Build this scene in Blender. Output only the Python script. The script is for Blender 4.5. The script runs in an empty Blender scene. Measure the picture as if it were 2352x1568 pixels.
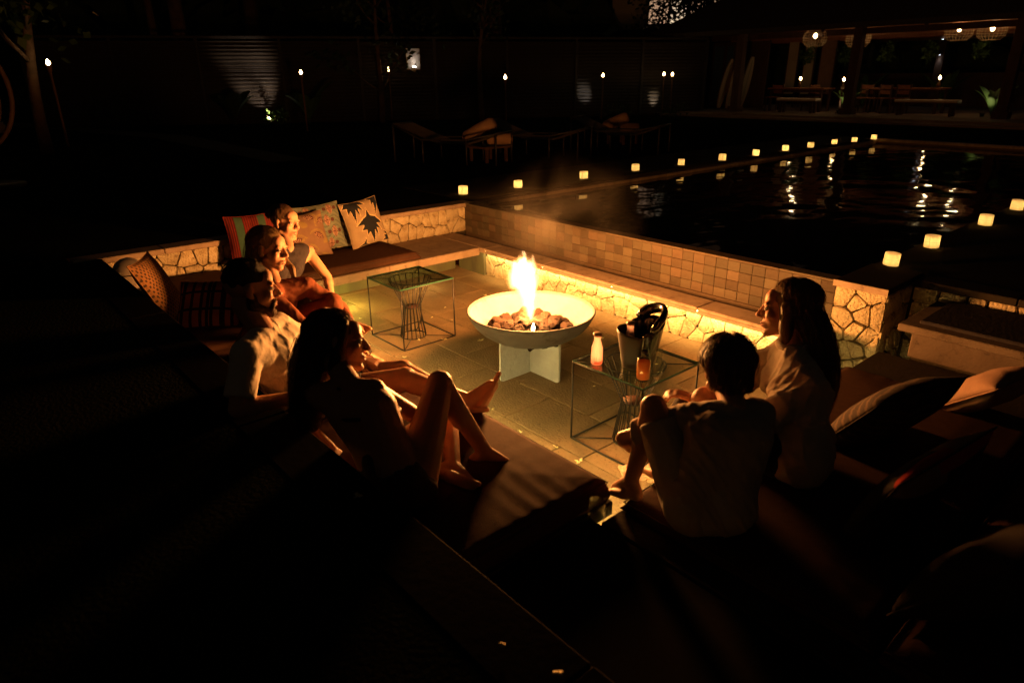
import bpy, math, random
import numpy as np
from mathutils import Vector as V, Matrix as M4, noise as mnoise

rnd = random.Random(7)
sc = bpy.context.scene
col = sc.collection

# ------------------------------------------------------------------ camera, world, exposure
yaw, pit, rol = math.radians(49.0225), math.radians(21.611), math.radians(-0.511)
fwd = V((-math.sin(yaw) * math.cos(pit), math.cos(yaw) * math.cos(pit), -math.sin(pit)))
rgt = V((math.cos(yaw), math.sin(yaw), 0))
upv = rgt.cross(fwd)
r2 = rgt * math.cos(rol) + upv * math.sin(rol)
u2 = r2.cross(fwd)
cam = bpy.data.cameras.new('camera')
cam.sensor_width = 36.0
cam.lens = 36.0 * 1524.4 / 2352.0
cam.clip_end = 400
cam.clip_start = 0.05
co = bpy.data.objects.new('camera', cam)
col.objects.link(co)
m = M4((r2, u2, -fwd)).transposed().to_4x4()
m.translation = V((0, 0, 1.85))
co.matrix_world = m
cam.dof.use_dof = True
cam.dof.focus_distance = 4.3
cam.dof.aperture_fstop = 2.6
sc.camera = co

world = bpy.data.worlds.new('World')
sc.world = world
world.use_nodes = True
wn = world.node_tree
sky = wn.nodes.new('ShaderNodeTexSky')
sky.sky_type = 'NISHITA'
sky.sun_disc = False
sky.sun_elevation = math.radians(1.0)
sky.sun_rotation = math.radians(310)
tint = wn.nodes.new('ShaderNodeMix'); tint.data_type = 'RGBA'; tint.blend_type = 'MULTIPLY'
tint.inputs[0].default_value = 1.0
tint.inputs[7].default_value = (1.0, .62, .40, 1)       # warm tint added so the dusk sky fills the dark sides
wn.links.new(sky.outputs[0], tint.inputs[6])
wn.links.new(tint.outputs[2], wn.nodes['Background'].inputs[0])
wn.nodes['Background'].inputs[1].default_value = 0.012

sc.view_settings.view_transform = 'Standard'
sc.view_settings.look = 'None'
sc.view_settings.exposure = 0.0
sc.view_settings.gamma = 1.0
sc.view_settings.use_curve_mapping = False
sc.cycles.use_denoising = True
sc.cycles.max_bounces = 8
sc.cycles.transparent_max_bounces = 16
sc.cycles.sample_clamp_indirect = 4.0
sc.cycles.caustics_reflective = False
sc.cycles.caustics_refractive = False
sc.cycles.volume_max_steps = 256

# strengths of the lamps the place has
FIRE_W, LED_E, CANDLE_W, TORCH_W, UPLIGHT_W, PENDANT_W = 620.0, 76.0, 0.36, 0.25, 60.0, 30.0
FIRE_COL, LED_COL, CANDLE_COL = (1.0, 0.365, 0.082), (1.0, 0.67, 0.20), (1.0, 0.60, 0.22)

# ------------------------------------------------------------------ helpers
W = {}


def link(name, me, mt=None, parent=None, mw=None):
    o = bpy.data.objects.new(name, me)
    col.objects.link(o)
    if mt is not None and me is not None and hasattr(me, 'materials') and len(me.materials) == 0:
        me.materials.append(mt)
    mw = mw or M4.Identity(4)
    if parent is not None:
        o.parent = parent
        o.matrix_parent_inverse = W[parent.name].inverted()
    o.matrix_basis = mw
    W[o.name] = mw.copy()
    return o


def tag(o, label=None, cat=None, group=None, kind=None):
    if label: o['label'] = label
    if cat: o['category'] = cat
    if group: o['group'] = group
    if kind: o['kind'] = kind
    return o


def thing(name, label, cat, loc=(0, 0, 0), group=None, rz=0.0):
    o = link(name, None, None, None, M4.Translation(V(loc)) @ M4.Rotation(rz, 4, 'Z'))
    o.empty_display_size = 0.1
    return tag(o, label, cat, group)


def at(p, loc=None):
    """matrix of a part given in its parent's own frame"""
    mw = W[p.name]
    return mw if loc is None else mw @ M4.Translation(V(loc))


def dup(o, mw, label=None, parent=None, pname=None):
    """copy a thing with its parts and sub-parts to the world matrix mw"""
    old = W[o.name]
    c = o.copy()
    col.objects.link(c)
    if parent is not None:
        c.parent = parent
        c.matrix_parent_inverse = o.matrix_parent_inverse.copy()
    c.matrix_basis = mw if parent is None else o.matrix_basis
    W[c.name] = mw
    if label: c['label'] = label
    for ch in o.children:
        dup(ch, mw @ old.inverted() @ W[ch.name], None, c)
    return c


class MB:
    def __init__(self):
        self.v, self.f, self.mi, self.sm = [], [], [], []

    def add(self, vs, fs, mi=0, smooth=False):
        b = len(self.v)
        self.v += [tuple(x) for x in vs]
        for q in fs:
            self.f.append(tuple(b + i for i in q))
            self.mi.append(mi)
            self.sm.append(smooth)
        return self

    def box(self, x0, x1, y0, y1, z0, z1, mi=0, mt=None, bev=0.0):
        if bev > 0:
            b = min(bev, (x1 - x0) * .3, (y1 - y0) * .3, (z1 - z0) * .3)
            vs = []
            idx = {}
            X, Y, Z = (x0, x1), (y0, y1), (z0, z1)
            for i in (0, 1):
                for j in (0, 1):
                    for k in (0, 1):
                        sx, sy, sz = (b if i == 0 else -b), (b if j == 0 else -b), (b if k == 0 else -b)
                        p = (X[i], Y[j], Z[k])
                        idx[(i, j, k, 0)] = len(vs); vs.append((p[0], p[1] + sy, p[2] + sz))
                        idx[(i, j, k, 1)] = len(vs); vs.append((p[0] + sx, p[1], p[2] + sz))
                        idx[(i, j, k, 2)] = len(vs); vs.append((p[0] + sx, p[1] + sy, p[2]))
            g = lambda *a: idx[a]
            fs = [(g(0, 0, 0, 0), g(0, 0, 1, 0), g(0, 1, 1, 0), g(0, 1, 0, 0)), (g(1, 0, 0, 0), g(1, 1, 0, 0), g(1, 1, 1, 0), g(1, 0, 1, 0)),
                  (g(0, 0, 0, 1), g(1, 0, 0, 1), g(1, 0, 1, 1), g(0, 0, 1, 1)), (g(0, 1, 0, 1), g(0, 1, 1, 1), g(1, 1, 1, 1), g(1, 1, 0, 1)),
                  (g(0, 0, 0, 2), g(0, 1, 0, 2), g(1, 1, 0, 2), g(1, 0, 0, 2)), (g(0, 0, 1, 2), g(1, 0, 1, 2), g(1, 1, 1, 2), g(0, 1, 1, 2))]
            for j in (0, 1):
                for k in (0, 1):
                    fs.append((g(0, j, k, 1), g(1, j, k, 1), g(1, j, k, 2), g(0, j, k, 2)))
            for i in (0, 1):
                for k in (0, 1):
                    fs.append((g(i, 0, k, 0), g(i, 1, k, 0), g(i, 1, k, 2), g(i, 0, k, 2)))
                for j in (0, 1):
                    fs.append((g(i, j, 0, 0), g(i, j, 1, 0), g(i, j, 1, 1), g(i, j, 0, 1)))
                for j in (0, 1):
                    for k in (0, 1):
                        fs.append((g(i, j, k, 0), g(i, j, k, 1), g(i, j, k, 2)))
        else:
            vs = [(x, y, z) for x in (x0, x1) for y in (y0, y1) for z in (z0, z1)]
            fs = [(0, 1, 3, 2), (4, 6, 7, 5), (0, 4, 5, 1), (2, 3, 7, 6), (0, 2, 6, 4), (1, 5, 7, 3)]
        if mt is not None:
            vs = [mt @ V(p) for p in vs]
        return self.add(vs, fs, mi)

    def tube(self, pts, rad, n=8, mi=0, closed=False, cap=True, smooth=True, flat=1.0):
        pts = [V(p) for p in pts]
        N = len(pts)
        rr = rad if hasattr(rad, '__len__') else [rad] * N
        vs, fs = [], []
        ref = None
        for i, p in enumerate(pts):
            if closed:
                t = pts[(i + 1) % N] - pts[i - 1]
            else:
                t = pts[min(i + 1, N - 1)] - pts[max(i - 1, 0)]
            t.normalize()
            if ref is None:
                ref = t.orthogonal().normalized()
            ref = (ref - t * ref.dot(t))
            if ref.length < 1e-6: ref = t.orthogonal()
            ref.normalize()
            b = t.cross(ref)
            for k in range(n):
                a = 2 * math.pi * k / n
                vs.append(p + ref * (math.cos(a) * rr[i]) + b * (math.sin(a) * rr[i] * flat))
        for i in range(N if closed else N - 1):
            for k in range(n):
                j = (i + 1) % N
                fs.append((i * n + k, i * n + (k + 1) % n, j * n + (k + 1) % n, j * n + k))
        if cap and not closed:
            fs.append(tuple(reversed(range(n))))
            fs.append(tuple(range((N - 1) * n, N * n)))
        return self.add(vs, fs, mi, smooth)

    def lathe(self, prof, n=24, c=(0, 0, 0), mi=0, smooth=True, capb=True, capt=True):
        vs, fs = [], []
        for r, z in prof:
            for k in range(n):
                a = 2 * math.pi * k / n
                vs.append((c[0] + r * math.cos(a), c[1] + r * math.sin(a), c[2] + z))
        for i in range(len(prof) - 1):
            for k in range(n):
                fs.append((i * n + k, i * n + (k + 1) % n, (i + 1) * n + (k + 1) % n, (i + 1) * n + k))
        if capb: fs.append(tuple(reversed(range(n))))
        if capt: fs.append(tuple(range((len(prof) - 1) * n, len(prof) * n)))
        return self.add(vs, fs, mi, smooth)

    def mesh(self, name, mats=()):
        me = bpy.data.meshes.new(name)
        me.from_pydata(self.v, [], self.f)
        for mt in mats: me.materials.append(mt)
        me.polygons.foreach_set('material_index', self.mi)
        me.polygons.foreach_set('use_smooth', self.sm)
        me.update()
        return me

    def link(self, name, mt, parent=None, mw=None):
        mats = mt if isinstance(mt, (list, tuple)) else (mt,)
        return link(name, self.mesh(name, mats), None, parent, mw)


# ------------------------------------------------------------------ materials
def mat(name, c1, c2=None, sc1=6.0, rough=0.7, bump=0.0, bsc=40.0, spec=0.2, metal=0.0, rand=0.0, pits=None, pit_sc=30.0,
        trans=0.0, ior=1.45, emit=None, es=0.0, stretch=None, contrast=(0.35, 0.65), coat=0.0, sheen=0.0, c3=None, dist=0.0, sss=0.0, bdist=0.01):
    mt = bpy.data.materials.new(name)
    mt.use_nodes = True
    nt = mt.node_tree
    b = nt.nodes['Principled BSDF']
    b.inputs['Base Color'].default_value = (*c1, 1)
    b.inputs['Roughness'].default_value = rough
    b.inputs['Specular IOR Level'].default_value = spec
    b.inputs['Metallic'].default_value = metal
    b.inputs['Transmission Weight'].default_value = trans
    b.inputs['IOR'].default_value = ior
    b.inputs['Coat Weight'].default_value = coat
    b.inputs['Sheen Weight'].default_value = sheen
    if sss:
        b.inputs['Subsurface Weight'].default_value = sss
        b.inputs['Subsurface Radius'].default_value = (1.0, 0.35, 0.15)
        b.inputs['Subsurface Scale'].default_value = 0.012
    if emit is not None:
        b.inputs['Emission Color'].default_value = (*emit, 1)
        b.inputs['Emission Strength'].default_value = es
    tc = nt.nodes.new('ShaderNodeTexCoord')
    vec = tc.outputs['Object']
    if stretch:
        mp = nt.nodes.new('ShaderNodeMapping')
        mp.inputs['Scale'].default_value = stretch
        nt.links.new(vec, mp.inputs[0])
        vec = mp.outputs[0]
    out = None
    if c2 is not None:
        n = nt.nodes.new('ShaderNodeTexNoise')
        n.inputs['Scale'].default_value = sc1
        n.inputs['Detail'].default_value = 6
        n.inputs['Roughness'].default_value = .62
        n.inputs['Distortion'].default_value = dist
        nt.links.new(vec, n.inputs['Vector'])
        r = nt.nodes.new('ShaderNodeValToRGB')
        r.color_ramp.elements[0].position, r.color_ramp.elements[1].position = contrast
        r.color_ramp.elements[0].color = (*c1, 1)
        r.color_ramp.elements[1].color = (*c2, 1)
        nt.links.new(n.outputs['Fac'], r.inputs[0])
        out = r.outputs[0]
    if c3 is not None:      # a second colour picked per piece
        oi = nt.nodes.new('ShaderNodeObjectInfo')
        mx = nt.nodes.new('ShaderNodeMix'); mx.data_type = 'RGBA'
        nt.links.new(oi.outputs['Random'], mx.inputs[0])
        if out: nt.links.new(out, mx.inputs[6])
        else: mx.inputs[6].default_value = (*c1, 1)
        mx.inputs[7].default_value = (*c3, 1)
        out = mx.outputs[2]
    if pits is not None:
        n2 = nt.nodes.new('ShaderNodeTexNoise')
        n2.inputs['Scale'].default_value = pit_sc
        n2.inputs['Detail'].default_value = 8
        n2.inputs['Roughness'].default_value = .7
        nt.links.new(vec, n2.inputs['Vector'])
        r2_ = nt.nodes.new('ShaderNodeValToRGB')
        r2_.color_ramp.elements[0].position, r2_.color_ramp.elements[1].position = (.56, .68)
        r2_.color_ramp.elements[0].color = (0, 0, 0, 1)
        r2_.color_ramp.elements[1].color = (1, 1, 1, 1)
        nt.links.new(n2.outputs['Fac'], r2_.inputs[0])
        mx = nt.nodes.new('ShaderNodeMix'); mx.data_type = 'RGBA'
        nt.links.new(r2_.outputs[0], mx.inputs[0])
        if out: nt.links.new(out, mx.inputs[6])
        else: mx.inputs[6].default_value = (*c1, 1)
        mx.inputs[7].default_value = (*pits, 1)
        out = mx.outputs[2]
    if rand > 0:
        oi = nt.nodes.new('ShaderNodeObjectInfo')
        mr = nt.nodes.new('ShaderNodeMapRange')
        mr.inputs['To Min'].default_value = 1 - rand
        mr.inputs['To Max'].default_value = 1 + rand
        wnz = nt.nodes.new('ShaderNodeTexWhiteNoise'); wnz.noise_dimensions = '1D'
        nt.links.new(oi.outputs['Random'], wnz.inputs['W'])
        nt.links.new(wnz.outputs['Value'], mr.inputs['Value'])
        vm = nt.nodes.new('ShaderNodeVectorMath'); vm.operation = 'SCALE'
        if out: nt.links.new(out, vm.inputs[0])
        else: vm.inputs[0].default_value = c1
        nt.links.new(mr.outputs[0], vm.inputs['Scale'])
        out = vm.outputs[0]
    if out: nt.links.new(out, b.inputs['Base Color'])
    if bump > 0:
        n3 = nt.nodes.new('ShaderNodeTexNoise')
        n3.inputs['Scale'].default_value = bsc
        n3.inputs['Detail'].default_value = 5
        nt.links.new(vec, n3.inputs['Vector'])
        bp = nt.nodes.new('ShaderNodeBump')
        bp.inputs['Strength'].default_value = bump
        bp.inputs['Distance'].default_value = bdist
        nt.links.new(n3.outputs['Fac'], bp.inputs['Height'])
        nt.links.new(bp.outputs[0], b.inputs['Normal'])
    return mt


def emission(name, c, s):
    mt = bpy.data.materials.new(name)
    mt.use_nodes = True
    nt = mt.node_tree
    nt.nodes.clear()
    e = nt.nodes.new('ShaderNodeEmission')
    e.inputs[0].default_value = (*c, 1)
    e.inputs[1].default_value = s
    o = nt.nodes.new('ShaderNodeOutputMaterial')
    nt.links.new(e.outputs[0], o.inputs[0])
    return mt


MT = {}
MT['limestone'] = mat('limestone', (.54, .46, .31), (.40, .31, .18), 9, .85, .9, 55, rand=.22, pits=(.15, .11, .06), pit_sc=26, bdist=.02)
MT['mortar'] = mat('dark_joint', (.035, .028, .018), (.06, .048, .03), 20, .95, .5, 60)
MT['coping'] = mat('sandstone_coping', (.33, .245, .18), (.25, .18, .13), 7, .75, .35, 120, rand=.08, pits=(.16, .11, .08), pit_sc=14)
MT['paving'] = mat('andesite_paving', (.27, .185, .105), (.195, .137, .078), 4, .8, .55, 70, rand=.16, pits=(.085, .062, .037), pit_sc=48, bdist=.014)
MT['tile'] = mat('pool_stone_tile', (.092, .060, .038), (.066, .044, .028), 18, .6, .4, 110, rand=.3, pits=(.09, .06, .04), pit_sc=45, c3=(.076, .060, .038))
MT['grout'] = mat('tile_grout', (.088, .062, .042), (.066, .047, .032), 30, .9)
MT['plaster'] = mat('bench_base', (.09, .085, .06), (.14, .15, .07), 4, .85, .4, 50, stretch=(1, 1, .3))
MT['lawn'] = mat('dark_lawn', (.014, .018, .008), (.020, .019, .011), 2.5, .95, .8, 60, spec=.0)
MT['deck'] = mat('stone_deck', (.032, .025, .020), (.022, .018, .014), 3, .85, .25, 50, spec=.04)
MT['path'] = mat('pale_path', (.10, .085, .07), (.07, .06, .05), 2, .9, .3, 40)
MT['bowl'] = mat('painted_steel', (.092, .088, .092), (.070, .066, .068), 3, .6, .12, 35, pits=(.045, .036, .028), pit_sc=5)
MT['leg'] = mat('grey_painted_steel', (.33, .36, .40), (.27, .295, .33), 7, .5, .5, 28)
MT['rock'] = mat('lava_rock', (.020, .0068, .0036), (.009, .0033, .0018), 22, .95, 1.0, 75, rand=.35, pits=(.003, .0017, .0012), pit_sc=60, bdist=.02)
MT['wire'] = mat('dark_wire', (.018, .016, .015), None, rough=.5, spec=.25)
def thin_glass(name, tint, ior=1.45, rough=.03):
    mt = bpy.data.materials.new(name)
    mt.use_nodes = True
    nt = mt.node_tree
    nt.nodes.clear()
    o = nt.nodes.new('ShaderNodeOutputMaterial')
    t_ = nt.nodes.new('ShaderNodeBsdfTransparent'); t_.inputs[0].default_value = (*tint, 1)
    g_ = nt.nodes.new('ShaderNodeBsdfGlossy'); g_.inputs['Roughness'].default_value = rough
    lw = nt.nodes.new('ShaderNodeLayerWeight'); lw.inputs[0].default_value = .5
    pw_ = nt.nodes.new('ShaderNodeMath'); pw_.operation = 'POWER'; pw_.inputs[1].default_value = 4.0
    nt.links.new(lw.outputs['Facing'], pw_.inputs[0])
    f_ = nt.nodes.new('ShaderNodeMapRange'); f_.inputs['To Min'].default_value = .035; f_.inputs['To Max'].default_value = .85
    nt.links.new(pw_.outputs[0], f_.inputs['Value'])
    x_ = nt.nodes.new('ShaderNodeMixShader')
    nt.links.new(f_.outputs[0], x_.inputs[0]); nt.links.new(t_.outputs[0], x_.inputs[1]); nt.links.new(g_.outputs[0], x_.inputs[2]); nt.links.new(x_.outputs[0], o.inputs[0])
    return mt


def drink(name, c, clear):
    mt = bpy.data.materials.new(name)
    mt.use_nodes = True
    nt = mt.node_tree
    nt.nodes.clear()
    o = nt.nodes.new('ShaderNodeOutputMaterial')
    t_ = nt.nodes.new('ShaderNodeBsdfTransparent'); t_.inputs[0].default_value = (*c, 1)
    l_ = nt.nodes.new('ShaderNodeBsdfTranslucent'); l_.inputs[0].default_value = (*c, 1)
    d_ = nt.nodes.new('ShaderNodeBsdfDiffuse'); d_.inputs[0].default_value = (*c, 1)
    x1 = nt.nodes.new('ShaderNodeMixShader'); x1.inputs[0].default_value = .4
    x2 = nt.nodes.new('ShaderNodeMixShader'); x2.inputs[0].default_value = clear
    nt.links.new(l_.outputs[0], x1.inputs[1]); nt.links.new(d_.outputs[0], x1.inputs[2])
    nt.links.new(x1.outputs[0], x2.inputs[1]); nt.links.new(t_.outputs[0], x2.inputs[2]); nt.links.new(x2.outputs[0], o.inputs[0])
    return mt


MT['glass'] = thin_glass('clear_glass', (.95, .97, .95))
MT['table_glass'] = thin_glass('table_glass', (.80, .86, .80))
MT['glass_edge'] = mat('green_glass_edge', (.016, .07, .042), None, rough=.2, spec=.3)
MT['wood_disc'] = mat('dark_wood_disc', (.05, .025, .018), (.08, .04, .03), 10, .6)
MT['mattress'] = mat('brown_canvas', (.066, .030, .017), (.052, .023, .013), 30, .85, .25, 240, spec=.08)
MT['mattress_shaded'] = mat('shaded_brown_canvas', (.048, .023, .014), (.038, .018, .011), 30, .85, .25, 240, spec=.06)  # the same brown canvas, darkened to paint in shade on the right
MT['piping'] = mat('dark_piping', (.06, .035, .026), None, rough=.8)
MT['skin'] = mat('skin', (.52, .275, .175), (.46, .235, .145), 12, .48, .12, 160, sss=.12)
MT['skin_tan'] = mat('tanned_skin', (.40, .215, .135), (.36, .185, .11), 12, .45, .12, 160, sss=.12)
MT['lips'] = mat('lips', (.38, .13, .10), None, rough=.4)
MT['eye'] = mat('eye_white', (.62, .58, .54), None, rough=.15)
MT['iris'] = mat('eye_iris', (.03, .02, .015), None, rough=.1)
MT['hair_dark'] = mat('dark_brown_hair', (.028, .016, .010), (.045, .026, .016), 30, .38, .5, 160, stretch=(1, 1, .12))
MT['hair_black'] = mat('cropped_dark_hair', (.022, .015, .011), (.035, .024, .016), 60, .6, 1.0, 260)
MT['hair_brown'] = mat('brown_hair', (.085, .046, .026), (.13, .072, .040), 30, .4, .5, 160, stretch=(1, 1, .15))
MT['hair_blond'] = mat('dark_blond_hair', (.20, .125, .06), (.13, .075, .037), 30, .4, .5, 160, stretch=(1, 1, .12))
MT['beard'] = mat('short_beard', (.06, .035, .022), (.12, .07, .045), 90, .8, 1.0, 260)
MT['tee_white'] = mat('cream_cotton', (.74, .65, .53), (.67, .58, .47), 8, .9, .25, 60, spec=.08)
MT['shirt_white'] = mat('white_linen', (.55, .47, .38), (.48, .41, .33), 9, .9, .3, 45, spec=.08)
MT['tee_grey'] = mat('sand_cotton', (.42, .34, .27), (.36, .29, .23), 8, .9, .25, 60)
MT['shorts'] = mat('pale_shorts', (.46, .40, .33), (.40, .35, .29), 8, .9, .2, 60)
MT['black_cloth'] = mat('black_jersey', (.025, .02, .024), (.035, .028, .03), 12, .85, .3, 50)
MT['rust'] = mat('rust_jersey', (.19, .062, .034), (.15, .048, .026), 10, .85, .3, 50, spec=.08)
MT['dark_trousers'] = mat('dark_trousers', (.04, .032, .03), None, rough=.9)
MT['bikini'] = mat('dark_bikini', (.03, .018, .02), None, rough=.6)
MT['silver'] = mat('brushed_silver', (.032, .029, .027), None, rough=.5, metal=.0, spec=.25)
MT['gloss_black'] = mat('gloss_black_plastic', (.012, .011, .011), None, rough=.16, spec=.6)
MT['cap'] = mat('bottle_cap', (.30, .20, .15), None, rough=.4, metal=.4)
MT['petal'] = mat('cream_petal', (.72, .64, .42), (.62, .50, .22), 30, .7)
MT['wax'] = mat('cream_wax', (.75, .62, .40), None, rough=.5, sss=.2)
MT['bamboo'] = mat('bamboo_pole', (.16, .09, .045), (.11, .06, .03), 14, .6)
MT['timber'] = mat('dark_timber', (.075, .04, .025), (.05, .028, .018), 10, .65, .3, 60, stretch=(1, 1, .2))
MT['warm_timber'] = mat('warm_timber', (.22, .085, .04), (.16, .06, .03), 10, .6, .3, 60)
MT['thatch'] = mat('dark_thatch', (.03, .024, .018), (.045, .035, .026), 20, .95, 1.0, 40)
MT['white_cloth'] = mat('pale_cushion', (.60, .50, .42), (.52, .43, .36), 6, .9, .2, 60)
MT['canvas_grey'] = mat('grey_sling', (.16, .125, .10), (.12, .095, .078), 6, .9, .3, 60)
MT['pillow_tan'] = mat('tan_canvas', (.24, .14, .09), (.20, .115, .075), 8, .9, .3, 60)
MT['fence'] = mat('grey_slat', (.036, .031, .028), (.026, .022, .020), 6, .6, .2, 40)
MT['leaf'] = mat('green_leaf', (.055, .10, .025), (.035, .07, .018), 6, .5, rand=.2)
MT['leaf_dark'] = mat('dark_leaf', (.03, .048, .02), (.02, .034, .014), 5, .55, rand=.2)
MT['bark'] = mat('bark', (.12, .075, .05), (.07, .045, .03), 6, .9, .8, 30)
MT['rattan'] = mat('rattan', (.30, .19, .10), (.22, .14, .075), 20, .7)
MT['concrete'] = mat('pavilion_floor', (.22, .16, .12), (.17, .125, .095), 3, .8, .2, 30)
MT['board_white'] = mat('pale_board', (.40, .32, .25), None, rough=.6)
MT['board_blue'] = mat('blue_board', (.05, .09, .16), None, rough=.5)
MT['board_green'] = mat('green_stripe', (.03, .12, .09), None, rough=.5)
MT['led'] = emission('led_strip', LED_COL, LED_E)
MT['led_near'] = emission('led_strip_near', LED_COL, LED_E * 2.6)
MT['led_green'] = emission('led_strip_mossy', (1.0, .84, .13), LED_E * 1.5)
MT['flame_small'] = emission('small_flame', (1.0, .66, .28), 40)
MT['bulb'] = emission('lamp_bulb', (1.0, .72, .36), 30)
MT['uplens'] = emission('uplight_lens', (1.0, .93, .55), 14)
MT['lit_window'] = emission('lit_window', (1.0, .58, .34), .55)
MT['lit_window_bright'] = emission('bright_window', (1.0, .74, .48), 1.0)


def point(name, p, w, c, parent=None, r=.03):
    l = bpy.data.lights.new(name, 'POINT')
    l.energy = w
    l.color = c
    l.shadow_soft_size = r
    return link(name, l, None, parent, M4.Translation(V(p)))


def spot(name, p, target, w, c, ang, parent=None, blend=1.0, r=.03):
    l = bpy.data.lights.new(name, 'SPOT')
    l.energy = w
    l.color = c
    l.spot_size = math.radians(ang)
    l.spot_blend = blend
    l.shadow_soft_size = r
    d = (V(target) - V(p)).normalized()
    return link(name, l, None, parent, M4.Translation(V(p)) @ d.to_track_quat('-Z', 'Y').to_matrix().to_4x4())


# ------------------------------------------------------------------ stones, tiles
def clip(poly, a, b, c):
    """keep a*x+b*y<=c"""
    out = []
    for i in range(len(poly)):
        p, q = poly[i], poly[(i + 1) % len(poly)]
        dp, dq = a * p[0] + b * p[1] - c, a * q[0] + b * q[1] - c
        if dp <= 0: out.append(p)
        if (dp < 0 < dq) or (dq < 0 < dp):
            t = dp / (dp - dq)
            out.append((p[0] + (q[0] - p[0]) * t, p[1] + (q[1] - p[1]) * t))
    return out


def stone_cells(w, h, cell, joint, seed):
    R = random.Random(seed)
    nx, ny = max(1, round(w / cell)), max(1, round(h / cell))
    pts = []
    for j in range(ny):
        for i in range(nx):
            ox = (.5 if j % 2 else 0.0)
            pts.append(((i + .25 + ox + R.uniform(-.42, .42)) * w / nx, (j + .5 + R.uniform(-.38, .38)) * h / ny))
    cells = []
    for i, p in enumerate(pts):
        poly = [(0, 0), (w, 0), (w, h), (0, h)]
        for k, q in enumerate(pts):
            if k == i: continue
            dx, dy = q[0] - p[0], q[1] - p[1]
            d = math.hypot(dx, dy)
            if d > cell * 4 or d < 1e-6: continue
            nx_, ny_ = dx / d, dy / d
            poly = clip(poly, nx_, ny_, nx_ * (p[0] + q[0]) / 2 + ny_ * (p[1] + q[1]) / 2 - joint / 2)
            if len(poly) < 3: break
        if len(poly) >= 3: cells.append(poly)
    return cells


def stone_face(parent, o, u, v, w, h, cell, seed, depth=.03, joint=.010, mt=None):
    """rough stones set on a rectangle o + u*s + v*t, standing proud along u x v"""
    o, u, v = V(o), V(u).normalized(), V(v).normalized()
    n = u.cross(v)
    R = random.Random(seed + 100)
    for poly in stone_cells(w, h, cell, joint, seed):
        cx, cy = sum(p[0] for p in poly) / len(poly), sum(p[1] for p in poly) / len(poly)
        pts = []
        for i in range(len(poly)):
            p, q = poly[i], poly[(i + 1) % len(poly)]
            if math.hypot(q[0] - p[0], q[1] - p[1]) < .012:
                pts.append(((p[0] + q[0]) / 2, (p[1] + q[1]) / 2)); continue
            for t in (.10, .90):
                pts.append((p[0] + (q[0] - p[0]) * t, p[1] + (q[1] - p[1]) * t))
        if len(pts) < 3: continue
        d = depth * R.uniform(.75, 1.15)
        rings = []
        for s, z in ((1, 0), (.992, d * .62), (.945, d * .93), (.55, d * 1.04)):
            jz = 0 if z == 0 else .0035
            rings.append([V((((p[0] - cx) * s) + (R.uniform(-.003, .003) if z else 0), ((p[1] - cy) * s) + (R.uniform(-.003, .003) if z else 0), z + R.uniform(-jz, jz))) for p in pts])
        mb = MB()
        k = len(pts)
        vs = [p for r in rings for p in r] + [V((0, 0, d * 1.08))]
        fs = []
        for i in range(3):
            for j in range(k):
                fs.append((i * k + j, i * k + (j + 1) % k, (i + 1) * k + (j + 1) % k, (i + 1) * k + j))
        for j in range(k): fs.append((3 * k + j, 3 * k + (j + 1) % k, 4 * k))
        mb.add(vs, fs, 0, False)
        mw = M4((u, v, n)).transposed().to_4x4()
        mw.translation = o + u * cx + v * cy
        mb.link('stone', mt or MT['limestone'], parent, mw)


def slab_row(parent, name, x0, x1, y0, y1, z0, z1, step, axis, mt, gap=.004, bev=.006):
    L = (x1 - x0) if axis == 0 else (y1 - y0)
    n = max(1, round(L / step))
    for i in range(n):
        a, b = L * i / n + gap / 2, L * (i + 1) / n - gap / 2
        mb = MB()
        if axis == 0: mb.box(x0 + a, x0 + b, y0, y1, z0, z1, bev=bev)
        else: mb.box(x0, x1, y0 + a, y0 + b, z0, z1, bev=bev)
        mb.link(name, mt, parent)


# ------------------------------------------------------------------ the ground and the pool
g = MB()
Z = .6
for (x0, x1, y0, y1) in ((-70, -5.97, -40, 90), (-5.965, 60, -40, .68), (2.7, 60, .68, 90), (-5.965, 2.7, 15.55, 90)):
    g.add([(x0, y0, Z), (x1, y0, Z), (x1, y1, Z), (x0, y1, Z)], [(0, 1, 2, 3)])
tag(g.link('lawn', MT['lawn']), kind='structure')
d = MB()
for (x0, x1, y0, y1) in ((-1.77, 2.7, 4.93, 15.55),):
    d.box(x0, x1, y0, y1, .42, .6)
tag(d.link('pool_deck', MT['deck']), kind='structure')
p = MB()
p.box(-7.2, -6.02, 4.48, 15.5, .5, .604)
tag(p.link('pool_terrace', MT['deck']), kind='structure')
p = MB()
pts = [(-40, 1.0), (-26, 3.4), (-18, 5.2), (-11, 5.0), (-11, 4.4), (-18, 4.4), (-26, 2.6), (-40, .2)]
p.add([(x, y, .604) for x, y in pts], [tuple(range(8))])
tag(p.link('garden_path', MT['path']), kind='structure')

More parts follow.
